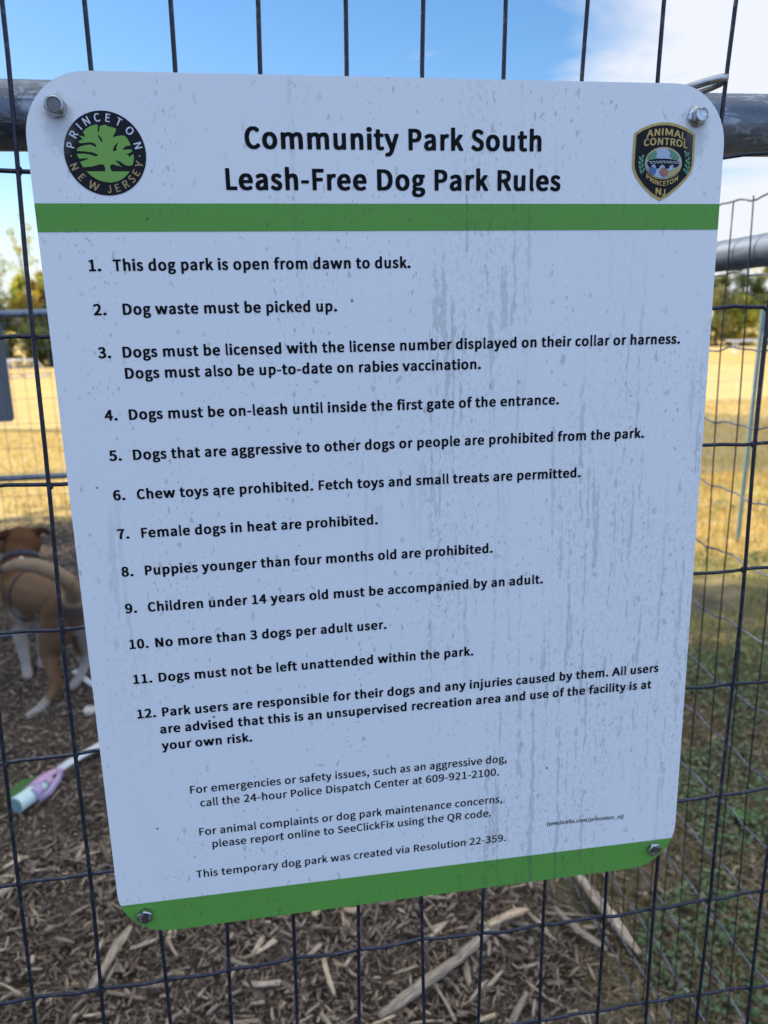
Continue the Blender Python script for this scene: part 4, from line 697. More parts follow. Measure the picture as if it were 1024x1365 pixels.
# white stone courses of the bridge
P = []
for k in range(9):
    for r_ in range(2):
        xx = 292+k*29+r_*12; P.append([tb(p) for p in [(xx,530+r_*13+abs(k-4)*1.6),(xx+20,529+r_*13+abs(k-4)*1.6),(xx+20,534+r_*13+abs(k-4)*1.6),(xx,535+r_*13+abs(k-4)*1.6)]])
flat_poly('badge_picture', P, E0-.0015, MAT['pale_ink'], badge)

# bolts through the corners
def hexring(c, y, r, rot, seg=48, rnd=0.0):
    O = []
    for k in range(seg):
        a = 2*math.pi*k/seg
        hx = r/ max(math.cos(((a-rot) % (math.pi/3)) - math.pi/6), 1e-6)
        rad = min(hx, r*1.155*(1-.02*rnd))
        O.append((c[0]+rad*math.cos(a), y, c[1]+rad*math.sin(a)))
    return O
def rings(mb, rs):
    seg = len(rs[0]); V = [p for r in rs for p in r]; F = []
    for i in range(len(rs)-1):
        for k in range(seg):
            p, q = i*seg+k, i*seg+(k+1) % seg; F.append((p, p+seg, q+seg, q))
    F.append(tuple(range((len(rs)-1)*seg, len(rs)*seg))); mb.add(V, F)
def circ(c, y, r, seg=48): return [(c[0]+r*math.cos(2*math.pi*k/seg), y, c[1]+r*math.sin(2*math.pi*k/seg)) for k in range(seg)]
def sp(x, z): return (x, z+SZ0)
c = sp(-.2091, .2843)                                  # domed cap-like head with dished face
mb = MB(); rot = R(12)
rings(mb, [hexring(c, 0, 0.00578, rot), hexring(c, -.0045, 0.00578, rot), circ(c, -.0060, 0.00570), circ(c, -.0071, 0.00493), circ(c, -.0073, 0.00434), circ(c, -.0066, 0.00391)])
b = sharp(mb.build('bolt', MAT['bolt'], sign, True)); b.data.materials.append(MAT['bolt_face']); b.data.polygons[len(b.data.polygons)-1].material_index = 1
c = sp(.2072, .2843); mb = MB(); rot = R(40)           # flanged head
rings(mb, [circ(c, 0, 0.00689), circ(c, -.0011, 0.00672), circ(c, -.0017, 0.00538), hexring(c, -.0019, 0.00470, rot), hexring(c, -.0064, 0.00470, rot), circ(c, -.0074, 0.00437), circ(c, -.0075, 0.00386), circ(c, -.0069, 0.00353), circ(c, -.0067, 0.00202)])
sharp(mb.build('bolt', MAT['bolt'], sign, True))
for (bx, bz), rot, marks in (((-.2093, -.2871), R(30), ((120, 146, 170, 195, 218), (-22, 0, 20))), ((.2094, -.2866), R(5), ((60, 80, 100), (215, 240, 262, 285, 310)))):
    c = sp(bx, bz); mb = MB()
    rings(mb, [hexring(c, 0, .0052, rot), hexring(c, -.0042, .0052, rot), circ(c, -.0049, .0047)])
    b = mb.build('bolt', MAT['bolt'], sign, False); b.data.materials.append(MAT['bolt_dull']); b.data.polygons[len(b.data.polygons)-1].material_index = 1
    m2 = MB()
    for grp in marks:
        for a in grp:
            a = R(a); rr_ = .0036
            d = Vector((math.cos(a), 0, math.sin(a))); t = Vector((-math.sin(a), 0, math.cos(a)))
            p = Vector((c[0], -.0050, c[1]))+d*rr_
            V = [p+d*.0009*s1_+t*.00028*s2_+Vector((0, yy, 0)) for yy in (0.0002, -.0003) for s1_ in (-1, 1) for s2_ in (-1, 1)]
            m2.add(V, [(0,1,3,2), (4,6,7,5), (0,4,5,1), (2,3,7,6), (0,2,6,4), (1,5,7,3)])
    m2.build('head_mark', MAT['bolt_mark'], b)

# ================================================================ fences
def wavy(p0, p1, n, amp, freq, ph, axis_a, axis_b):
    p0, p1 = Vector(p0), Vector(p1); L = (p1-p0).length; O = []
    for i in range(n+1):
        t = i/n; s = t*L
        O.append(p0.lerp(p1, t) + Vector(axis_a)*amp*math.sin(s*freq+ph) + Vector(axis_b)*amp*.6*math.sin(s*freq*1.7+ph*2.3))
    return O
front = empty('wire_fence', (0, .03, 0), 0, 'dark welded wire fence on a fat steel top rail, carrying the white rules sign', 'fence')
FO = Vector((0, -.03, 0))
mb = MB()
pairs = [(-.252,-.235),(-.201,-.187),(-.150,-.136),(-.098,-.084),(-.046,-.033),(.010,.018),(.061,.073),(.115,.126),(.170,.178),(.218,.230),(.270,.281)]
pairs = [(-.252-.0508*k, -.235-.0508*k) for k in range(26, 0, -1)]+pairs+[(.270+.0508*k, .281+.0508*k) for k in range(1, 7)]
def lerp_x(b, t, z): return b+(t-b)*(z-(1.2-.37))/.72
for i, (b, t) in enumerate(pairs):
    ph = i*1.7
    pts = []
    for k in range(41):
        z = .04+k/40*1.55
        sag = .0012*math.sin(z*9+ph)+.0007*math.sin(z*21+ph*2)
        top = max(0, z-1.42)
        pts.append(Vector((lerp_x(b, t, z)+sag*.9+top*.008*math.sin(ph), .0057+.0006*math.sin(z*17+ph)-top*top*.3, z))+FO)
    mb.tube(pts, .00148, 8)
hz = [(.249,.157),(.149,.057),(.051,-.047),(-.051,-.147),(-.150,-.249),(-.254,-.356),(-.357,-.458)]
rows = [(.366, .372), (.249, .263), (.149, .157), (.051, .057), (-.051, -.047), (-.150, -.147), (-.254, -.249), (-.357, -.356), (-.458, -.458)]+[(-.559-.1016*k, -.559-.1016*k) for k in range(6)]
for i, (za, zb) in enumerate(rows):
    pts = []
    for k in range(121):
        x_ = -1.5+k/120*2.08
        z = za+(zb-za)*(x_+.3)/.6
        bend = .0014*math.sin(x_*17+i*2.1)+.0006*math.sin(x_*47+i)+(.0011*math.sin(x_*124+i) if i >= 7 else .0006*math.sin(x_*124+i))
        pts.append(Vector((x_, .0083+.0005*math.sin(x_*60+i), 1.2+z+bend))+FO)
    mb.tube(pts, .00142, 8)
for i, (b, t) in enumerate(pairs):                         # weld beads where the wires cross
    if not -.50 < b < .42: continue
    ph = i*1.7
    for r_, (za, zb) in enumerate(rows[1:9]):
        z = 1.2+za+(zb-za)*(b+.3)/.6; x_ = lerp_x(b, t, z)
        sag = .0012*math.sin(z*9+ph)+.0007*math.sin(z*21+ph*2)
        q = r_+1; z += .0014*math.sin(x_*17+q*2.1)+.0006*math.sin(x_*47+q)+(.0011 if q >= 7 else .0006)*math.sin(x_*124+q)
        mb.lathe([(-.0030,.0008),(-.0018,.0019),(.0002,.0022),(.0020,.0018),(.0031,.0007)], Vector((x_+sag*.9, .0072, z))+FO, (.6*math.sin(i*3+r_), 0, 1), 8)
mb.build('wire_mesh', MAT['wire'], front, True)
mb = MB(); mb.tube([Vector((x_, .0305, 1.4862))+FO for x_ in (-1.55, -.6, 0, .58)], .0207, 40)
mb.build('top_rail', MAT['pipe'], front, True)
for x_ in (-1.5,):
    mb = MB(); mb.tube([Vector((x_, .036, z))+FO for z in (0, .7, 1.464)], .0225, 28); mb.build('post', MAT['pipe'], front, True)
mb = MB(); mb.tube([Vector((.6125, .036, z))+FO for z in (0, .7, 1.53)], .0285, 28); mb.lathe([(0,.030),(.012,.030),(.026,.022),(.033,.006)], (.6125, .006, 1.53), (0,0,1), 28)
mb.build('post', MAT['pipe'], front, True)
# thick tie wire bent round the last upright on the right, over the rail
mb = MB()
mb.tube([Vector(p)+FO for p in [(.184,.026,1.4985),(.194,.016,1.5015),(.204,.007,1.5045),(.214,.0015,1.5068),(.2215,-.0010,1.5082),(.2262,.0005,1.5090),(.2280,.0040,1.5088),(.2268,.0075,1.5075),(.2215,.0095,1.5055),(.213,.0110,1.5025),(.203,.0135,1.4990),(.192,.021,1.4950)]], .0027, 12)
mb.build('wire_tie', MAT['tie'], front, True)
mb = MB(); mb.lathe([(0,.0075),(.0035,.0072),(.0062,.005),(.0074,.0016)], (-.1893, .012, 1.5062), (0,0,1), 20)
mb.build('rail_cap', MAT['white_paint'], front, True)

side = empty('side_fence', (.60, .6, 0), 0, 'dark wire side fence with a steel rail running back from the sign edge', 'fence')
SO = Vector((-.60, -.6, 0))
mb = MB()
for k in range(41):
    y_ = .0838+k*.0508; ph = k*2.2
    pts = [Vector((.5735+.001*math.sin(z*8+ph), y_+.0018*math.sin(z*10+ph), z))+SO for z in np.linspace(.03, 1.506, 20)]
    mb.tube(pts, .00115, 6)
mb.build('wire_mesh', MAT['wire'], side, True); mb = MB()
zt = [1.506, 1.405, 1.302, 1.199, 1.099, 1.002, .903, .804, .714, .612, .510, .408, .306, .204, .102, .03]
for i, z in enumerate(zt):
    pts = []
    for k in range(161):
        y_ = .07+k/160*2.1
        pts.append(Vector((.5758, y_, z+.0028*math.sin(y_*22+i*1.9)+.0022*math.sin(y_*61+i*.7)+.0012*math.sin(y_*123)))+SO)
    mb.tube(pts, .0014, 6)
mb.build('wire_mesh', MAT['wire_grey'], side, True)  # crosswires lighter than the uprights: skylight from above put into their grey
mb = MB(); mb.tube([Vector((.60, y_, 1.4365))+SO for y_ in (.060, 1., 2.2)], .0222, 36); mb.build('top_rail', MAT['pipe_blue'], side, True)
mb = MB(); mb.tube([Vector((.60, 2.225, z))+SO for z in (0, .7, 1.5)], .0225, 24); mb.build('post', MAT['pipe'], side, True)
mb = MB(); mb.tube([Vector(p)+SO for p in [(.592,.70,1.386),(.584,.65,1.388),(.572,.60,1.387),(.568,.575,1.385)]], .0016, 8); mb.build('wire_tie', MAT['wire'], side, True)

rear = empty('rear_fence', (-1.3, 2.95, 0), 0, 'three-rail grey pipe and mesh fence behind the dog at the left', 'fence')
RO = Vector((1.3, -2.95, 0))
for z in (1.418, .745, .045):
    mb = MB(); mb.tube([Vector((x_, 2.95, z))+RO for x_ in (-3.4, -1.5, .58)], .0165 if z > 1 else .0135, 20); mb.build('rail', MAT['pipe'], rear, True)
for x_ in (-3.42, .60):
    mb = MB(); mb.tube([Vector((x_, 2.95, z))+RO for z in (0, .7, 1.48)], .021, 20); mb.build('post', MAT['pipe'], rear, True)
mb = MB()
for k in range(78):
    x_ = -3.38+k*.0508; mb.tube([Vector((x_, 2.931, z))+RO for z in (.03, .7, 1.43)], .0011, 5)
for k in range(14):
    mb.tube([Vector((x_, 2.929, .06+k*.1016))+RO for x_ in (-3.4, -1.4, .58)], .0011, 5)
mb.build('wire_mesh', MAT['wire_grey'], rear, True)

far = empty('far_fence', (4.0, 3.7, 0), 0, 'pale zinc mesh fence on green steel posts across the grass at the right', 'fence')
FA = Vector((-4.0, -3.7, 0))
mb = MB()
for k in range(129):
    x_ = .68+k*.0508; mb.tube([Vector((x_, 3.66, z))+FA for z in (.03, .6, 1.05)], .0012, 5)
for k in range(11):
    mb.tube([Vector((x_, 3.658+.004*math.sin(x_*3), .05+k*.1016+.012*math.sin(x_*1.9+k)))+FA for x_ in np.linspace(.66, 7.2, 18)], .0013, 5)
mb.build('wire_mesh', MAT['wire_zinc'], far, True)
def tpost(x_, y_, lean):
    m = MB(); H_ = 1.365
    prof = [(-.0125,-.002),(.0125,-.002),(.0125,.002),(.0025,.002),(.0025,.024),(-.0025,.024),(-.0025,.002),(-.0125,.002)]
    V = [Vector((x_+a+lean*z, y_+b, z))+FA for z in (-.05, H_) for a, b in prof]; n_ = len(prof)
    F_ = [(i, (i+1) % n_, n_+(i+1) % n_, n_+i) for i in range(n_)]+[tuple(reversed(range(n_))), tuple(range(n_, 2*n_))]
    m.add(V, F_)
    for k in range(20):
        z = .12+k*.06; m.box(x_-.006+lean*z+FA.x, x_+.006+lean*z+FA.x, y_-.007+FA.y, y_-.0025+FA.y, z, z+.018)
    m.build('post', MAT['post_green'], far)
tpost(2.71, 3.672, .030); tpost(5.1, 3.672, 0); tpost(7.15, 3.672, .01); tpost(.7, 3.672, 0)

# back of another notice hung on the rear fence
nb = empty('notice_board', (-1.42, 2.985, .98), 0, 'dark grey blank back of a notice hung on the pipe fence at the left', 'notice board')
P = rrect(.30, .205, .02, 6); n = len(P); mb = MB()
mb.add([(x_, 0, z+.205) for x_, z in P]+[(x_, .0025, z+.205) for x_, z in P], [tuple(range(n)), tuple(reversed(range(n, 2*n)))]+[(i, n+i, n+(i+1) % n, (i+1) % n) for i in range(n)])
mb.build('panel', MAT['sheet_grey'], nb)
for x_ in (-.22, .22):
    mb = MB(); mb.lathe([(0,.007),(.004,.007),(.006,.004)], (x_, 0, .37), (0,-1,0), 12); mb.build('bolt', MAT['bolt_dull'], nb, True)

# ================================================================ mulch
def rot_mats(yaw_, pitch_, roll_):
    cy, sy = np.cos(yaw_), np.sin(yaw_); cp, sp_ = np.cos(pitch_), np.sin(pitch_); cr, sr = np.cos(roll_), np.sin(roll_)
    n_ = len(yaw_); Rm = np.zeros((n_, 3, 3))
    Rm[:,0,0] = cy*cp; Rm[:,0,1] = cy*sp_*sr-sy*cr; Rm[:,0,2] = cy*sp_*cr+sy*sr
    Rm[:,1,0] = sy*cp; Rm[:,1,1] = sy*sp_*sr+cy*cr; Rm[:,1,2] = sy*sp_*cr-cy*sr
    Rm[:,2,0] = -sp_; Rm[:,2,1] = cp*sr; Rm[:,2,2] = cp*cr
    return Rm
def chips(n_, xr, yr, lr, wr, zr, palette, keep=None, tilt=.35):
    x_ = rng.uniform(*xr, n_); y_ = rng.uniform(*yr, n_)
    if keep is not None:
        k = keep(x_, y_); x_, y_ = x_[k], y_[k]; n_ = len(x_)
    L = np.exp(rng.uniform(math.log(lr[0]), math.log(lr[1]), n_)); W_ = np.minimum(np.exp(rng.uniform(math.log(wr[0]), math.log(wr[1]), n_)), L*.5)
    T = W_*rng.uniform(.25, .7, n_)
    # four cross-sections along the chip, so it can bend, split and taper
    S = np.array([-.5, -.18, .2, .5]); q = np.array([(-.5,-.5),(.5,-.5),(.5,.5),(-.5,.5)])
    taper = np.stack([rng.uniform(.35, 1.1, n_), rng.uniform(.75, 1.15, n_), rng.uniform(.75, 1.15, n_), rng.uniform(.25, 1.1, n_)], 1)
    bend = rng.normal(0, .06, (n_, 2))
    P = np.zeros((n_, 4, 4, 3))
    for s_ in range(4):
        off = (S[s_]**2-.1)
        for c_ in range(4):
            P[:, s_, c_, 0] = L*(S[s_]+rng.uniform(-.09, .09, n_))
            P[:, s_, c_, 1] = W_*q[c_][0]*taper[:, s_]*rng.uniform(.8, 1.2, n_)+L*bend[:, 0]*off*2
            P[:, s_, c_, 2] = T*q[c_][1]*taper[:, s_]*rng.uniform(.8, 1.2, n_)+L*bend[:, 1]*off*2
    LC = P.reshape(n_, 16, 3)+rng.uniform(-5, 5, (n_, 1, 3))
    Rm = rot_mats(rng.uniform(0, 2*math.pi, n_), rng.normal(0, tilt, n_), rng.uniform(-.9, .9, n_))
    P = np.einsum('nij,nscj->nsci', Rm, P)
    z_ = gz(x_, y_)+rng.uniform(*zr, n_)
    P += np.stack([x_, y_, z_], 1)[:, None, None, :]
    V = P.reshape(-1, 3)
    base = (np.arange(n_)*16)[:, None]
    f = []
    for s_ in range(3):
        for c_ in range(4):
            a, b = s_*4+c_, s_*4+(c_+1) % 4; f.append((a, b, b+4, a+4))
    f += [(3,2,1,0), (12,13,14,15)]
    F = (base[:, None, :]+np.array(f)[None]).reshape(-1, 4)
    pal = np.array(palette); w = rng.dirichlet(np.ones(len(pal))*.22, n_); col = w@pal
    col *= rng.uniform(.7, 1.25, (n_, 1))
    return V, F, np.repeat(col, 16, 0), LC.reshape(-1, 3)
def join(*parts):
    F = []; o = 0
    for p in parts: F.append(p[1]+o); o += len(p[0])
    out_ = [np.concatenate([p[i] for p in parts]) for i in range(len(parts[0])) if i != 1]
    return (out_[0], np.concatenate(F), *out_[1:])
PAL = [(.52,.40,.29),(.34,.255,.185),(.15,.105,.075),(.065,.046,.035),(.62,.44,.27),(.46,.36,.27),(.24,.17,.12),(.11,.075,.055),(.17,.125,.095)]
def mul(x_, y_): 
    e = .50+.07*np.sin(y_*9)+rng.normal(0, .07, len(x_)); return (x_ < e)
FINE = [(.26,.185,.135),(.17,.118,.086),(.085,.060,.046),(.045,.033,.027),(.36,.27,.195),(.50,.40,.30)]
parts = [chips(26000, (-1.6, .72), (.35, 1.5), (.006, .024), (.0012, .0040), (.0, .014), FINE+PAL, mul, .35),
         chips(9000, (-1.6, .72), (.35, 1.4), (.012, .036), (.0012, .0032), (.006, .022), PAL, mul, .38),
         chips(5200, (-1.5, .68), (.35, 1.4), (.016, .046), (.003, .009), (.008, .024), PAL, mul, .32),
         chips(330, (-1.4, .66), (.4, 1.4), (.045, .09), (.005, .014), (.014, .028), [(.57,.44,.32),(.44,.34,.25),(.24,.17,.12),(.64,.47,.30)], mul, .22),
         chips(30000, (-1.9, .6), (1.35, 2.9), (.006, .026), (.0015, .005), (.0, .014), FINE, mul, .35),
         chips(2600, (-1.9, .6), (1.35, 3.2), (.018, .05), (.003, .010), (.006, .020), FINE+PAL, mul, .3),
         chips(15000, (-3.2, .6), (2.8, 5.4), (.012, .045), (.003, .010), (.0, .016), FINE, mul, .3),
         chips(320, (.45, 1.5), (.5, 1.6), (.02, .09), (.003, .010), (.004, .02), [(.42,.32,.21),(.28,.21,.14)], None, .2)]
mul_o = link('wood_mulch', mesh_np('wood_mulch', *join(*parts)), MAT['chip'])
tag(mul_o, 'loose grey-brown shredded wood mulch covering the floor inside the fence', 'mulch', kind='stuff')

def stick(name, pts, rad, col, label, flat=.6, seed=1, knot=False, group='pale sticks lying on the mulch'):
    rs = np.random.default_rng(seed); pts = [Vector(p) for p in pts]
    # resample
    n_ = 22; L = [0]
    for a, b in zip(pts, pts[1:]): L.append(L[-1]+(b-a).length)
    Q = []
    for i in range(n_+1):
        s_ = L[-1]*i/n_
        for j in range(len(pts)-1):
            if s_ <= L[j+1]+1e-9: Q.append(pts[j].lerp(pts[j+1], (s_-L[j])/(L[j+1]-L[j]))); break
    seg = 10; prof = rs.uniform(.75, 1.2, seg); V = []; F = []; K = []; LC = []
    wob = rs.normal(0, rad*.10, (n_+1, 2))
    for i, p in enumerate(Q):
        t = (Q[min(i+1, n_)]-Q[max(i-1, 0)]).normalized(); u = (Vector((0,0,1))-t*t.z).normalized(); b = t.cross(u)
        e = i/n_; sc_ = (.55+.45*min(1, e*7))*(.5+.5*min(1, (1-e)*5))*(1+.10*math.sin(e*9+seed))
        p = p + b*wob[i, 0] + u*wob[i, 1]*.4
        for k in range(seg):
            a = 2*math.pi*k/seg; r_ = rad*prof[k]*sc_*rs.uniform(.94, 1.06)
            V.append(p+b*math.cos(a)*r_+u*math.sin(a)*r_*flat)
            st = .75+.5*rs.random()*(.4+.6*((k*7) % 5)/4)
            K.append(np.array(col)*st); LC.append((e*L[-1]+seed, math.cos(a)*rad, math.sin(a)*rad))
    for i in range(n_):
        for k in range(seg):
            a, b2 = i*seg+k, i*seg+(k+1) % seg; F.append((a, b2, b2+seg, a+seg))
    me = bpy.data.meshes.new(name); me.from_pydata([tuple(v) for v in V], [], F+[tuple(reversed(range(seg))), tuple(range(n_*seg, (n_+1)*seg))])
    a_ = me.color_attributes.new('tint', 'FLOAT_COLOR', 'POINT'); c4 = np.ones((len(V), 4), np.float32); c4[:, :3] = np.array(K); a_.data.foreach_set('color', c4.ravel())
    ga = me.attributes.new('grain', 'FLOAT_VECTOR', 'POINT'); ga.data.foreach_set('vector', np.array(LC, np.float32).ravel())
    o = link(name, me, MAT['stick'], smooth=True); tag(o, label, 'stick', group); return o
zz = .03
stick('wood_stick', [(.590,1.030,zz+.015),(.607,.90,zz+.012),(.627,.765,zz+.008)], .0155, (0.58,0.44,0.31), 'thick split pale stick, near the mulch edge below the sign corner at the right', .6, 3)
stick('wood_stick', [(.06,.715,zz+.004),(.17,.775,zz+.012),(.25,.815,zz+.02),(.292,.838,zz+.03),(.325,.87,zz+.028)], .0125, (0.42,0.32,0.23), 'long grey branch with a bent thin tip, crossing the bottom middle of the mulch', .7, 5)
stick('wood_stick', [(.333,.897,zz+.012),(.385,.912,zz+.016),(.437,.925,zz+.014)], .0105, (0.64,0.46,0.29), 'short tan split stick lying across a fence upright right of the middle', .55, 8)
stick('wood_stick', [(-.047,1.000,zz+.01),(-.010,1.066,zz+.014)], .0105, (0.58,0.42,0.26), 'stubby tan piece of wood just under the green lower band of the sign', .6, 11)
stick('wood_stick', [(-.515,.880,zz+.006),(-.475,.985,zz+.016),(-.455,1.04,zz+.014)], .0095, (0.43,0.33,0.23), 'narrow brown stick standing out at the bottom left corner of the mulch', .6, 14)
stick('wood_stick', [(.565,.79,zz+.006),(.525,.85,zz+.01),(.50,.93,zz+.008)], .0085, (0.39,0.30,0.22), 'slim grey stick beside the thick split pale stick', .6, 17)
stick('wood_chunk', [(-.418,1.085,zz+.012),(-.392,1.155,zz+.014)], .0125, (0.49,0.38,0.26), 'pale rounded wood chunk beside the lower left corner of the sign', .6, 20, group=None)['category'] = 'wood chunk'
stick('wood_chunk', [(-.778,2.150,.03),(-.735,2.172,.032)], .022, (0.72,0.65,0.55), 'whitish wood chunk near the dog, beside the left edge of the sign', .8, 23, group=None)['category'] = 'wood chunk'

# ================================================================ grass and weeds
def blades(x_, y_, h, w, lean, pal, col_j=.25, z0=0.0):
    """one bent blade (two quads) at every point"""
    n_ = len(x_); a = rng.uniform(0, 2*math.pi, n_); d = np.stack([np.cos(a), np.sin(a)], 1); s_ = np.stack([-d[:, 1], d[:, 0]], 1)
    H_ = h*rng.uniform(.5, 1.3, n_); Ln = H_*lean*rng.uniform(.2, 1.5, n_); W_ = w*rng.uniform(.6, 1.3, n_)
    z_ = gz(x_, y_)+z0; P = np.zeros((n_, 6, 3))
    for r_, (t, wd, lz) in enumerate(((0, 1, 0), (.4, .85, .55), (1, .12, 1))):
        cx = x_+d[:, 0]*Ln*t; cy = y_+d[:, 1]*Ln*t
        for k, sg in enumerate((-1, 1)):
            P[:, r_*2+k, 0] = cx+s_[:, 0]*W_*wd*sg/2; P[:, r_*2+k, 1] = cy+s_[:, 1]*W_*wd*sg/2; P[:, r_*2+k, 2] = z_+H_*lz/np.maximum(1, np.sqrt(.4+lean*.7))
    b = (np.arange(n_)*6)[:, None, None]; F = (b+np.array([(0,1,3,2), (2,3,5,4)])[None]).reshape(-1, 4)
    pal = np.array(pal); wts = rng.dirichlet(np.ones(len(pal))*.4, n_); col = wts@pal*rng.uniform(1-col_j, 1+col_j, (n_, 1))
    return P.reshape(-1, 3), F, np.repeat(col, 6, 0)
def scatter(n_, xr, yr, keep):
    x_ = rng.uniform(*xr, n_); y_ = rng.uniform(*yr, n_); k = keep(x_, y_); return x_[k], y_[k]
clump = lambda x_, y_, s_, p: np.sin(x_*s_+p)*np.cos(y_*s_*1.3-p)+.6*np.sin(x_*s_*2.3-y_*s_*1.9+p)
GOLD = [(0.761,0.484,0.137),(0.624,0.383,0.105),(0.829,0.584,0.211),(0.507,0.322,0.094),(0.429,0.403,0.094)]
MIXG = [(0.425,0.361,0.126),(0.170,0.218,0.063),(0.289,0.304,0.081),(0.510,0.399,0.144),(0.111,0.152,0.045)]
DEAD = [(0.372,0.266,0.132),(0.268,0.187,0.092),(0.461,0.353,0.198),(0.163,0.115,0.066),(0.163,0.158,0.060)]
def vis(x_, y_): return (x_ > -.3-.36*(y_+.55)) & (x_ < .4+.85*(y_+.55))
p1 = scatter(60000, (-5, 8), (4.9, 11), lambda a, b: vis(a, b) & ((b > 5.3+.3*np.sin(a*2)) | (a > .6)))
p2 = scatter(52000, (.5, 5), (1.9, 5.6), lambda a, b: vis(a, b) & (a > .58+.08*np.sin(b*7)) & (clump(a, b, 3, 1) > -.75))
p3 = scatter(40000, (.5, 3), (.5, 2.4), lambda a, b: vis(a, b) & (a > .56+.08*np.sin(b*7)) & (clump(a, b, 4, 2) > -1.1))
gr = link('dry_grass', mesh_np('dry_grass', *join(
    blades(*p1, .05, .006, .9, GOLD), blades(p2[0][p2[1] < 3.4], p2[1][p2[1] < 3.4], .045, .004, 1.0, MIXG), blades(p2[0][p2[1] >= 3.4], p2[1][p2[1] >= 3.4], .045, .0045, 1.0, GOLD+[(.40,.36,.10)]), blades(*p3, .035, .0026, 1.8, DEAD))), MAT['grass'])
tag(gr, 'dry golden and greenish grass of the field and beyond the mesh fences', 'grass', kind='stuff')
# low small-leaved weeds outside the fence
def leafs(n_, xr, yr, size, zr, pal, keep):
    x_, y_ = scatter(n_, xr, yr, keep); n_ = len(x_)
    q = np.array([(-.5,0,0),(-.12,.34,.10),(.5,0,-.04),(-.12,-.34,.10)])
    P = q[None]*(size*rng.uniform(.5, 1.4, n_))[:, None, None]
    Rm = rot_mats(rng.uniform(0, 6.283, n_), rng.normal(.1, .45, n_), rng.normal(0, .45, n_))
    P = np.einsum('nij,nkj->nki', Rm, P)+np.stack([x_, y_, gz(x_, y_)+rng.uniform(*zr, n_)], 1)[:, None, :]
    F = (np.arange(n_)*4)[:, None]+np.arange(4)[None]
    w = rng.dirichlet(np.ones(len(pal))*.4, n_); col = w@np.array(pal)*rng.uniform(.65, 1.3, (n_, 1))
    return P.reshape(-1, 3), F, np.repeat(col, 4, 0)
WEED = [(0.108,0.177,0.068),(0.157,0.234,0.089),(0.208,0.274,0.112),(0.057,0.100,0.038),(0.243,0.282,0.142)]
kw = lambda a, b: vis(a, b) & (a > .72+.10*np.sin(b*6)) & (clump(a, b, 5, .5) > -.30)
kw2 = lambda a, b: vis(a, b) & (a > .60) & (clump(a, b, 5, .5) > -.9)
wd_ = link('low_weeds', mesh_np('low_weeds', *join(
    leafs(42000, (.6, 2.9), (.45, 2.3), .015, (.004, .045), WEED, kw),
    leafs(24000, (.55, 2.4), (.45, 2.4), .017, (.002, .02), [(.28,.20,.12),(.18,.13,.08),(.46,.37,.25),(.10,.075,.05)], kw2),
    leafs(9000, (1.2, 5), (2.2, 4.6), .024, (.004, .05), [(.10,.16,.06),(.16,.20,.06),(.06,.10,.04)], lambda a, b: vis(a, b) & (clump(a, b, 3, 1) > .3)),
    leafs(3500, (-3, .5), (.5, 5.2), .020, (.008, .02), [(.30,.21,.13),(.20,.14,.09),(.38,.31,.23),(.10,.075,.05)], lambda a, b: a < .6))), MAT['weed'])
tag(wd_, 'low dark green small-leaved weeds with dead leaves outside the side fence', 'weeds', kind='stuff')
# broad-leaved plant by the right edge
bl = MB(); cx, cy = 1.16, 1.13
def broadleaf(name, cx, cy, n_, L, label, cat, col):
    V = []; F = []; K = []
    for k in range(n_):
        a = k*2.4+.5; e = .35+.25*(k % 3); o = len(V)
        for i in range(7):
            t = i/6; w = L*.30*math.sin(math.pi*min(1, t*.9+.06))**.8*(1+.25*(i % 2))
            for s_ in (-1, 0, 1):
                r_ = t*L; V.append((cx+math.cos(a)*r_*math.cos(e)-math.sin(a)*w*s_, cy+math.sin(a)*r_*math.cos(e)+math.cos(a)*w*s_, .012+math.sin(e)*r_*(1-.55*t)+(.006 if s_ else 0)))
                K.append(np.array(col)*(1.25 if s_ == 0 else 1.0)*(.85+.3*(k % 2)))
        for i in range(6):
            for s_ in range(2): F.append((o+i*3+s_, o+i*3+s_+1, o+i*3+s_+4, o+i*3+s_+3))
    m = mesh_np(name, V, F, np.array(K)); o_ = link(name, m, MAT['weed'], smooth=True); tag(o_, label, cat); return o_
broadleaf('broadleaf_plant', 1.135, 1.165, 7, .045, 'bright green broad-leaved weed at the right edge, beside the wire fence', 'weed', (.11,.20,.05))
broadleaf('green_leaf', -.905, 1.665, 1, .13, 'single bright green leaf lying behind the mint dog toy', 'leaf', (.10,.22,.06))

# ================================================================ trees
def leaf_cloud(centers, radii, n_, size, pal, squash=(1,1,1), shell=.55):
    k = rng.integers(0, len(centers), n_); c_ = np.array(centers)[k]; r_ = np.array(radii)[k]
    d = rng.normal(0, 1, (n_, 3)); d /= np.linalg.norm(d, axis=1)[:, None]
    rad = r_*(shell+(1-shell)*rng.random(n_))*rng.uniform(.75, 1.08, n_)
    P0 = c_+d*rad[:, None]*np.array(squash)
    q = np.array([(-.5,0,0),(0,.3,.05),(.55,0,-.05),(0,-.3,.05)])
    P = q[None]*(size*rng.uniform(.6, 1.4, n_))[:, None, None]
    Rm = rot_mats(rng.uniform(0, 6.283, n_), rng.normal(0, .6, n_), rng.normal(0, .6, n_))
    P = np.einsum('nij,nkj->nki', Rm, P)+P0[:, None, :]
    F = (np.arange(n_)*4)[:, None]+np.arange(4)[None]
    tone = np.array(pal)[rng.integers(0, len(pal), len(centers))][k]*.6+np.array(pal)[rng.integers(0, len(pal), n_)]*.4
    return P.reshape(-1, 3), F, np.repeat(tone*rng.uniform(.75, 1.25, (n_, 1)), 4, 0)
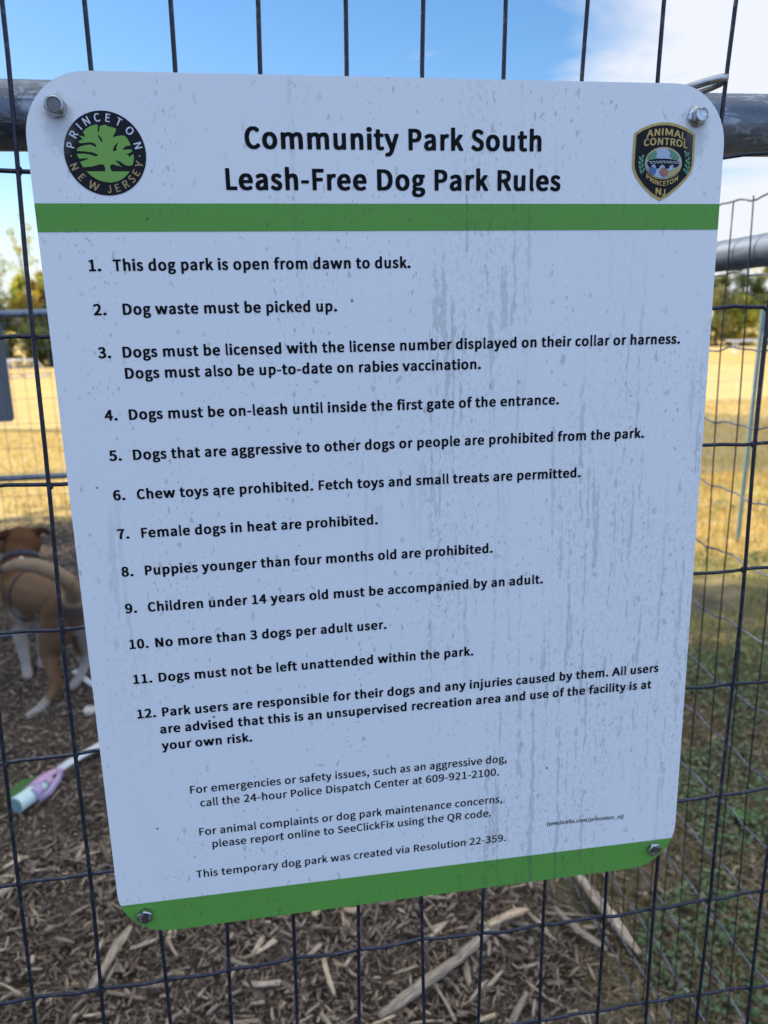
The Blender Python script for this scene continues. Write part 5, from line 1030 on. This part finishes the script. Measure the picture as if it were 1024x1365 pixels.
def tree(name, loc, height, spread, base, n_clump, n_leaf, leaf, pal, label, cat='tree', group=None, seed=0, lo=.25, trunk_r=None, top=1.0, gaps=()):
    global rng
    keep_rng = rng; rng = np.random.default_rng(100+seed)
    t = empty(name, loc, 0, label, cat, group)
    tr_ = trunk_r or height*.022
    cs, rs_ = [], []
    mb = MB()
    lean = rng.normal(0, .03, 2)
    tp = [Vector((lean[0]*height*s_, lean[1]*height*s_, height*.82*s_)) for s_ in (-.02, .25, .5, .75, 1)]
    mb.tube(tp, [tr_*1.25, tr_, tr_*.75, tr_*.5, tr_*.2], 10)
    for i in range(n_clump):
        u = rng.random(); hz_ = height*(lo+(1-lo)*u**.9)*top
        prof = math.sin(math.pi*min(1, (u*.82+.16)))**.7
        a = rng.uniform(0, 6.283); rd = spread*prof*math.sqrt(rng.random())*.9
        c_ = np.array([math.cos(a)*rd, math.sin(a)*rd, hz_]); cs.append(c_); rs_.append(spread*rng.uniform(.20, .40)*(.6+.5*prof))
        if i % 2 == 0:
            s_ = min(.95, max(.12, hz_/height*.75)); p0 = Vector((lean[0]*height*s_, lean[1]*height*s_, height*.82*s_))
            md = p0.lerp(Vector(c_), .5)+Vector((0, 0, .04*height))
            mb.tube([p0, md, Vector(c_)], [tr_*.42, tr_*.25, tr_*.07], 6)
    mb.build('trunk', MAT['bark'], t, True)
    V, F, K = leaf_cloud(cs, rs_, n_leaf, leaf, pal)
    if gaps:                                          # thin places in the crown where the sun comes through
        ctr = V.reshape(-1, 4, 3).mean(1)+np.array(loc); sd = np.array(sdir); keep = np.ones(len(ctr), bool)
        for gx, gy, gr_ in gaps:
            d = ctr-np.array((gx, gy, 0)); d = d-(d@sd)[:, None]*sd; keep &= (np.linalg.norm(d, axis=1) > gr_*rng.uniform(.6, 1.15, len(ctr))) | (rng.random(len(ctr)) < .12)
        V = V.reshape(-1, 4, 3)[keep].reshape(-1, 3); K = K.reshape(-1, 4, 3)[keep].reshape(-1, 3); F = np.arange(len(V)).reshape(-1, 4)
    link('crown', mesh_np('crown', V, F, K), MAT['leaf'], t)
    rng = keep_rng
    return t
YEL = [(0.648,0.612,0.079),(0.432,0.492,0.079),(0.816,0.588,0.079),(0.288,0.360,0.066)]
ORA = [(0.74,0.46,0.072),(0.59,0.38,0.072),(0.49,0.38,0.084),(0.32,0.30,0.072)]
GRN = [(0.11,0.16,0.042),(0.07,0.11,0.034),(0.18,0.22,0.060),(0.24,0.24,0.072)]
OLV = [(0.32,0.32,0.102),(0.23,0.26,0.084),(0.43,0.38,0.132),(0.15,0.19,0.066)]
tl = [
 ('tree', (-10.6, 32.5, 0), 4.9, 1.5, YEL, 'tall yellow-green tree at the far left edge of the field', 14000, .04),
 ('tree', (-8.95, 33.5, 0), 3.25, 1.15, YEL, 'low yellow-green tree between the notice board and the sign', 12000, .02),
 ('tree', (-8.0, 32.6, 0), 3.35, 1.05, ORA, 'rounded tree in orange autumn leaf left of the sign', 12000, .03),
 ('tree', (-9.5, 31.2, 0), 2.3, .95, GRN, 'low dark green bush-like tree in front of the yellow ones at the left', 9000, .01),
 ('tree', (-7.7, 31.0, 0), 2.1, .95, GRN, 'dark leafy low tree close against the left edge of the sign', 9000, .01),
]
tid = 0
for nm, loc, h_, sp_w, pal, lab, nl, lo_ in tl:
    tree(nm, loc, h_, sp_w, 0, 40, nl, .095, pal, lab, 'tree', None, tid, lo_); tid += 1
# sparse sapling with bare twigs against the sky
tree('sapling', (-7.9, 30, 0), 5.2, .65, 0, 24, 900, .10, YEL, 'thin sparse sapling showing twigs against the pale sky beside the sign', 'tree', None, 40, .45, .03)
tr_r = [
 ('tree', (18.8, 30.5, 0), 2.75, 1.1, OLV, 'olive green bushy tree just right of the sign edge', 12000, .02),
 ('tree', (20.5, 31.5, 0), 3.55, 1.0, GRN, 'taller dark green tree beyond the bench at the right', 12000, .02),
 ('tree', (21.9, 31.5, 0), 3.6, 1.0, OLV, 'pale olive tree at the right edge of the field', 12000, .02),
 ('tree', (19.9, 30.6, 0), 2.0, .9, YEL, 'low yellowish tree in front of the taller dark green one', 9000, .01),
 ('tree', (24.5, 34, 0), 5.0, 2.0, YEL, 'yellowish tree farthest right in the tree line', 9000, .03),
]
for nm, loc, h_, sp_w, pal, lab, nl, lo_ in tr_r:
    tree(nm, loc, h_, sp_w, 0, 40, nl, .095, pal, lab, 'tree', None, tid, lo_); tid += 1
hid = 0
for x_, y_, h_ in ((-5.9, 33, 3.1), (-4.0, 34.5, 3.8), (-2.0, 33.4, 3.2), (.2, 35, 4.1), (2.4, 33.6, 3.3), (4.6, 35, 3.9), (6.8, 33.4, 3.2), (9.0, 34.6, 4.0), (11.3, 33.2, 3.3), (13.4, 34, 3.9), (15.4, 32.6, 3.0), (17.2, 33.4, 3.6)):
    tree('tree', (x_, y_, 0), h_, h_*.38, 0, 30, 4500, .15, (GRN, OLV, ORA, OLV, GRN)[hid % 5], 'tree of the far row standing behind the sign', 'tree', 'trees of the far row hidden behind the sign', 60+hid, .02); hid += 1
# trees standing to the left of the fence: their crowns shade the sign and the mulch
SHD = [(.07,.11,.03),(.05,.085,.025),(.10,.13,.04)]
for i, (x_, y_, h_, s_, nl) in enumerate(((-5.8, 4.9, 7.4, 3.1, 16000), (-6.6, 1.0, 8.0, 3.3, 15000), (-5.2, -2.2, 7.0, 2.8, 11000))):
    tree('shade_tree', (x_, y_, 0), h_, s_, 0, 46, nl, .17, SHD, 'leafy tree standing left of the fence and shading the mulch', 'tree', 'shade trees left of the fence', 80+i, .42, .14, 1.0, ((1.62, 2.42, .24), (1.95, 2.38, .26), (1.85, 2.15, .12), (1.45, 2.05, .08), (2.2, 3.2, .3), (1.6, 3.3, .22), (-1.55, 4.5, .25), (-2.0, 5.0, .35)))
tree('shade_tree', (-5.9, 11.9, 0), 11.5, 2.3, 0, 40, 9000, .18, SHD, 'leafy tree standing left of the fence and shading the mulch', 'tree', 'shade trees left of the fence', 90, .72, .16)

# ================================================================ things on the field
bn = empty('field_bench', (17.5, 25.0, 0), R(-3), 'long low pale metal bench far off on the field at the right', 'bench')
mb = MB(); mb.box(-1.55, 1.9, -.14, .14, .40, .435); mb.box(-1.55, 1.9, -.145, -.135, .365, .40); mb.build('seat', MAT['alu'], bn)
for x_ in (-1.25, .2, 1.6):
    mb = MB(); mb.tube([(x_, -.11, 0), (x_, -.11, .40)], .028, 10); mb.tube([(x_, .11, 0), (x_, .11, .40)], .028, 10); mb.tube([(x_, -.2, .02), (x_, .2, .02)], .028, 10)
    mb.build('leg', MAT['white_paint'], bn, True)
bi = empty('trash_bin', (17.55, 24.2, 0), 0, 'dark squat bin beside the pale bench at the right edge', 'bin')
mb = MB(); mb.lathe([(0,.19),(.02,.20),(.42,.225),(.43,.225)], (0,0,0), (0,0,1), 24); mb.build('body', MAT['bin'], bi, True)
mb = MB(); mb.lathe([(.43,.24),(.455,.24),(.49,.15),(.50,.02)], (0,0,0), (0,0,1), 24); mb.build('lid', MAT['bin'], bi, True)
go = empty('practice_goal', (-6.75, 23.6, 0), R(6), 'small white practice goal with a sloping side bar on the field at the left', 'goal')
mb = MB()
for x_ in (-.32, .42):
    mb.tube([(x_, 0, 0), (x_, 0, .52)], .03, 10); mb.tube([(x_, 0, .52), (x_+.28, .55, .04)], .025, 10); mb.tube([(x_, 0, .03), (x_+.28, .55, .03)], .02, 10)
mb.tube([(-.32, 0, .52), (.42, 0, .52)], .03, 10); mb.tube([(-.04, .55, .03), (.70, .55, .03)], .02, 10)
mb.build('frame', MAT['white_paint'], go, True)
mb = MB()
for k in range(9):
    t = k/8; mb.tube([(-.32+.74*t, 0, .52), (-.04+.74*t, .55, .03)], .004, 4)
    mb.tube([(-.32+.28*t, .55*t, .52-.49*t), (.42+.28*t, .55*t, .52-.49*t)], .004, 4)
mb.build('net', MAT['net'], go)

# ================================================================ dog toy
toy = empty('dog_toy', (-.818, 1.655, .02), 0, 'mint tube dog toy wrapped in pink and violet straps with a long white tail', 'dog toy')
TO = Vector((.83, -1.66, -.02))
MAT['mint'] = simple('mint_rubber', (.62,.76,.70), .55, 0, .4, .10, 60)
MAT['pink'] = simple('pink_webbing', (.60,.36,.49), .75, 0, .3, .18, 200)
MAT['violet'] = simple('violet_webbing', (.50,.37,.54), .75, 0, .3, .18, 200)
MAT['white_web'] = simple('white_webbing', (.66,.66,.64), .75, 0, .3, .10, 120)
MAT['mint_shaded'] = simple('shaded_tube_end', (.22,.34,.34), .7, 0, .3, .15, 80)
a_, b_ = Vector((-.866, 1.606, .032)), Vector((-.800, 1.715, .034))
ax = (b_-a_).normalized(); L_ = (b_-a_).length
mb = MB(); mb.lathe([(0,.0205),(-.002,.0225),(.002,.0245),(L_*.9,.0235),(L_,.019),(L_+.004,.008)], a_+TO, ax, 28); mb.build('tube', MAT['mint'], toy, True)
mb = MB(); mb.lathe([(-.0035,.0195),(-.0025,.0195)], a_+TO, ax, 28); mb.build('tube_mouth', MAT['mint_shaded'], toy)  # flat disc; its darker mint paints the shade of the open hollow
def wrap(t0, t1, r_, turns, ph, wd, mat, name):
    pts = []; ups = []
    u = Vector((0,0,1)); u = (u-ax*u.dot(ax)).normalized(); w = ax.cross(u)
    for i in range(40):
        t = i/39; th = ph+turns*2*math.pi*t; d = u*math.cos(th)+w*math.sin(th)
        pts.append(a_+ax*L_*(t0+(t1-t0)*t)+d*(r_+.002*math.sin(th*2))+TO); ups.append(tuple(d))
    m = MB(); m.ribbon(pts, wd, .003, ups); m.build(name, mat, toy, True)
wrap(.48, .62, .026, 1.0, .4, .030, MAT['violet'], 'strap')
wrap(.66, .95, .0262, 1.15, 2.0, .022, MAT['pink'], 'strap')
m = MB(); m.ribbon([Vector(p)+TO for p in [(-.842,1.648,.052),(-.812,1.690,.062),(-.792,1.728,.056),(-.776,1.762,.044)]], .026, .004, (0,-.3,1)); m.build('strap', MAT['pink'], toy, True)
m = MB(); m.ribbon([Vector(p)+TO for p in [(-.815,1.640,.020),(-.786,1.655,.034),(-.770,1.695,.050),(-.772,1.745,.046)]], .020, .004, (1,-.3,.4)); m.build('strap', MAT['violet'], toy, True)
m = MB(); m.ribbon([Vector(p)+TO for p in [(-.780,1.755,.046),(-.764,1.785,.046),(-.735,1.832,.042),(-.70,1.878,.040),(-.664,1.93,.038),(-.63,2.02,.038),(-.64,2.13,.04),(-.69,2.23,.04),(-.755,2.31,.038),(-.83,2.41,.038),(-.90,2.52,.036)]], .023, .005, (.25,-.35,1)); m.build('tail_strap', MAT['white_web'], toy, True)

# ================================================================ the dog
dog = empty('dog', (-.93, 2.45, 0), 0, 'short-haired tan dog with white legs seen from behind, tail swung to the left', 'dog')
DO = Vector((.93, -2.45, 0))
def chain(bm, pts):
    pts = [(Vector(p[:3]), p[3]) for p in pts]
    for (p, r_), (q, s_) in zip(pts, pts[1:]):
        n_ = max(2, int((q-p).length/(min(r_, s_)*.35)))
        for i in range(n_+1):
            t = i/n_; t2 = t
            bmesh.ops.create_icosphere(bm, subdivisions=2, radius=r_+(s_-r_)*t2, matrix=Matrix.Translation(p.lerp(q, t)))
bm = bmesh.new()
CH = dict(
 spine=[(-.800,2.280,.372,.078),(-.83,2.34,.385,.086),(-.90,2.44,.372,.078),(-.97,2.53,.360,.092),(-1.04,2.61,.355,.105),(-1.075,2.655,.385,.085)],
 chest=[(-1.00,2.57,.320,.085),(-1.075,2.63,.315,.082),(-1.115,2.68,.335,.065)],
 neck=[(-1.07,2.645,.40,.080),(-1.085,2.70,.455,.066),(-1.09,2.745,.500,.064)],
 skull=[(-1.075,2.745,.512,.068),(-1.105,2.775,.515,.062)],
 muzzle=[(-1.12,2.79,.500,.048),(-1.18,2.825,.487,.036),(-1.205,2.838,.484,.028)],
 earR=[(-1.030,2.745,.550,.020),(-1.008,2.738,.563,.015),(-.986,2.732,.563,.013),(-.974,2.728,.549,.011)],
 earL=[(-1.135,2.735,.556,.022),(-1.165,2.725,.548,.017),(-1.185,2.715,.528,.012)],
 hipL=[(-.845,2.275,.350,.074),(-.876,2.285,.285,.060),(-.908,2.295,.215,.038),(-.900,2.272,.155,.027),(-.884,2.250,.100,.023),(-.900,2.232,.075,.020),(-.940,2.205,.035,.0175),(-.968,2.190,.018,.020),(-.985,2.182,.015,.016)],
 hipR=[(-.775,2.305,.345,.068),(-.785,2.350,.270,.055),(-.815,2.390,.205,.038),(-.825,2.420,.150,.026),(-.818,2.440,.105,.021),(-.845,2.420,.05,.018),(-.868,2.405,.020,.021),(-.880,2.398,.015,.017)],
 shoL=[(-1.085,2.60,.335,.062),(-1.095,2.585,.265,.045),(-1.092,2.575,.205,.033),(-1.085,2.572,.130,.024),(-1.078,2.56,.055,.0195),(-1.073,2.545,.020,.022),(-1.070,2.530,.015,.018)],
 shoR=[(-1.02,2.65,.320,.055),(-1.03,2.66,.220,.034),(-1.035,2.665,.130,.024),(-1.04,2.660,.055,.019),(-1.043,2.645,.020,.021),(-1.046,2.630,.015,.018)],
 tail=[(-.790,2.255,.425,.036),(-.775,2.195,.475,.030),(-.778,2.145,.525,.028),(-.812,2.112,.570,.028),(-.860,2.100,.598,.026),(-.915,2.102,.604,.023),(-.960,2.110,.592,.016),(-.990,2.118,.580,.010)],
)
for k, p in CH.items(): chain(bm, p)
me = bpy.data.meshes.new('body'); bm.to_mesh(me); bm.free()
tmp = bpy.data.objects.new('tmp', me); C.objects.link(tmp)
m_ = tmp.modifiers.new('r', 'REMESH'); m_.mode = 'VOXEL'; m_.voxel_size = .0065
m_ = tmp.modifiers.new('s', 'SMOOTH'); m_.factor = .6; m_.iterations = 6
dg = bpy.context.evaluated_depsgraph_get()
me2 = bpy.data.meshes.new_from_object(tmp.evaluated_get(dg)); bpy.data.objects.remove(tmp)
nV = len(me2.vertices); co_ = np.empty(nV*3, np.float32); me2.vertices.foreach_get('co', co_); co_ = co_.reshape(-1, 3)
# coat: tan above, brown saddle and head, white belly, legs and tail tip dark
tan, brown, white, dark = np.array((.185,.108,.060)), np.array((.12,.050,.021)), np.array((.40,.35,.30)), np.array((.035,.028,.026))
col = np.tile(tan, (nV, 1))
def near(names):
    d = np.full(nV, 9.)
    for nm in names:
        for a, b in zip(CH[nm], CH[nm][1:]):
            a3, b3 = np.array(a[:3]), np.array(b[:3]); t = np.clip(((co_-a3)@(b3-a3))/((b3-a3)@(b3-a3)), 0, 1)
            d = np.minimum(d, np.linalg.norm(co_-a3-t[:, None]*(b3-a3), axis=1)-(a[3]+(b[3]-a[3])*t))
    return d
def blend(mask, c_):
    global col
    mask = np.clip(mask, 0, 1)[:, None]; col = col*(1-mask)+c_*mask
ss = lambda v, a, b: np.clip((v-a)/(b-a), 0, 1)**2*(3-2*np.clip((v-a)/(b-a), 0, 1))
X_, Y_, Z_ = co_[:, 0], co_[:, 1], co_[:, 2]
wv = .02*np.sin(X_*60)+.015*np.sin(Y_*70+Z_*50)
blend(ss(near(['skull', 'neck', 'earR', 'earL']), .03, .0)*.9, brown)
blend(ss(near(['earR', 'earL']), .006, .0), brown*.45)
belly = ss(near(['spine', 'chest']), .03, .0)*ss(Z_+wv, .305, .265); blend(belly*.75, white)
fl = ss(near(['shoL', 'shoR']), .02, .0)*ss(Z_+wv, .27, .20); blend(fl*.95, white)
hr = ss(near(['hipR']), .02, .0)*ss(X_+wv*.5, -.825, -.795)*ss(Z_, .36, .33); blend(hr, white)
hr2 = ss(near(['hipR']), .015, .0)*ss(Z_, .17, .12); blend(hr2, white)
hl = ss(near(['hipL']), .02, .0)*ss(Z_+wv*.4, .11, .06)*ss(X_+(Z_-.06)*.5, -.900, -.918); blend(hl*.8, white)
hl3 = ss(near(['hipL']), .02, .0)*ss(Z_, .30, .16)*ss(X_, -.905, -.87)*.7; blend(hl3, brown)
blend(ss(near(['hipL']), .02, .0)*ss(Z_, .03, .015)*.5, white)
rump = np.exp(-((X_+.80)**2+(Y_-2.235)**2+((Z_-.385)*1.3)**2)/.0042); blend(rump*1.1, dark*1.3)
sh = np.exp(-((X_+.875)**2/.002+(Z_-.39)**2/.0016))*ss(Y_, 2.4, 2.3); blend(sh*.6, brown*.6)
tl_ = ss(near(['tail']), .02, .0); blend(tl_*.55, np.array((.36,.26,.17))); blend(tl_*ss(X_, -.95, -.985), dark)
for v3 in (co_,): v3 += np.array(DO, np.float32)
me2.vertices.foreach_set('co', co_.ravel()); me2.update()
at_ = me2.color_attributes.new('tint', 'FLOAT_COLOR', 'POINT'); c4 = np.ones((nV, 4), np.float32); c4[:, :3] = col; at_.data.foreach_set('color', c4.ravel())
me2.materials.clear(); me2.name = 'body'
link('body', me2, MAT['fur'], dog, True)
MAT['collar'] = simple('collar_web', (.05,.05,.06), .7, 0, .3, .2, 80)
MAT['harness'] = simple('harness_web', (.11,.06,.075), .75, 0, .3, .15, 80)
def hoop(name, c_, axis_, r1, r2, wd, mat, parent):
    ax_v = Vector(axis_).normalized(); u = Vector((0,0,1)); u = (u-ax_v*u.dot(ax_v)).normalized(); w = ax_v.cross(u)
    pts = []; ups = []
    for i in range(41):
        th = 2*math.pi*i/40; d = u*math.cos(th)*r1+w*math.sin(th)*r2; pts.append(Vector(c_)+d+DO); ups.append(tuple(d))
    m = MB(); m.ribbon(pts, wd, .004, ups); return m.build(name, mat, parent, True)
col_o = hoop('collar', (-1.083,2.695,.448), (-.1,.6,.55), .073, .073, .022, MAT['collar'], dog)
m = MB(); m.lathe([(0,.012),(.003,.012)], Vector((-1.062,2.628,.474))+DO, (.1,-.8,.5), 16); m.build('tag', MAT['bolt'], col_o)
har = hoop('harness', (-1.015,2.575,.345), (-.6,.75,.05), .108, .102, .008, MAT['harness'], dog)
m = MB(); m.ribbon([Vector(p)+DO for p in [(-1.128,2.53,.40),(-1.142,2.532,.37),(-1.144,2.535,.335)]], .03, .008, (-1,-.6,0)); m.build('buckle', MAT['collar'], har, True)
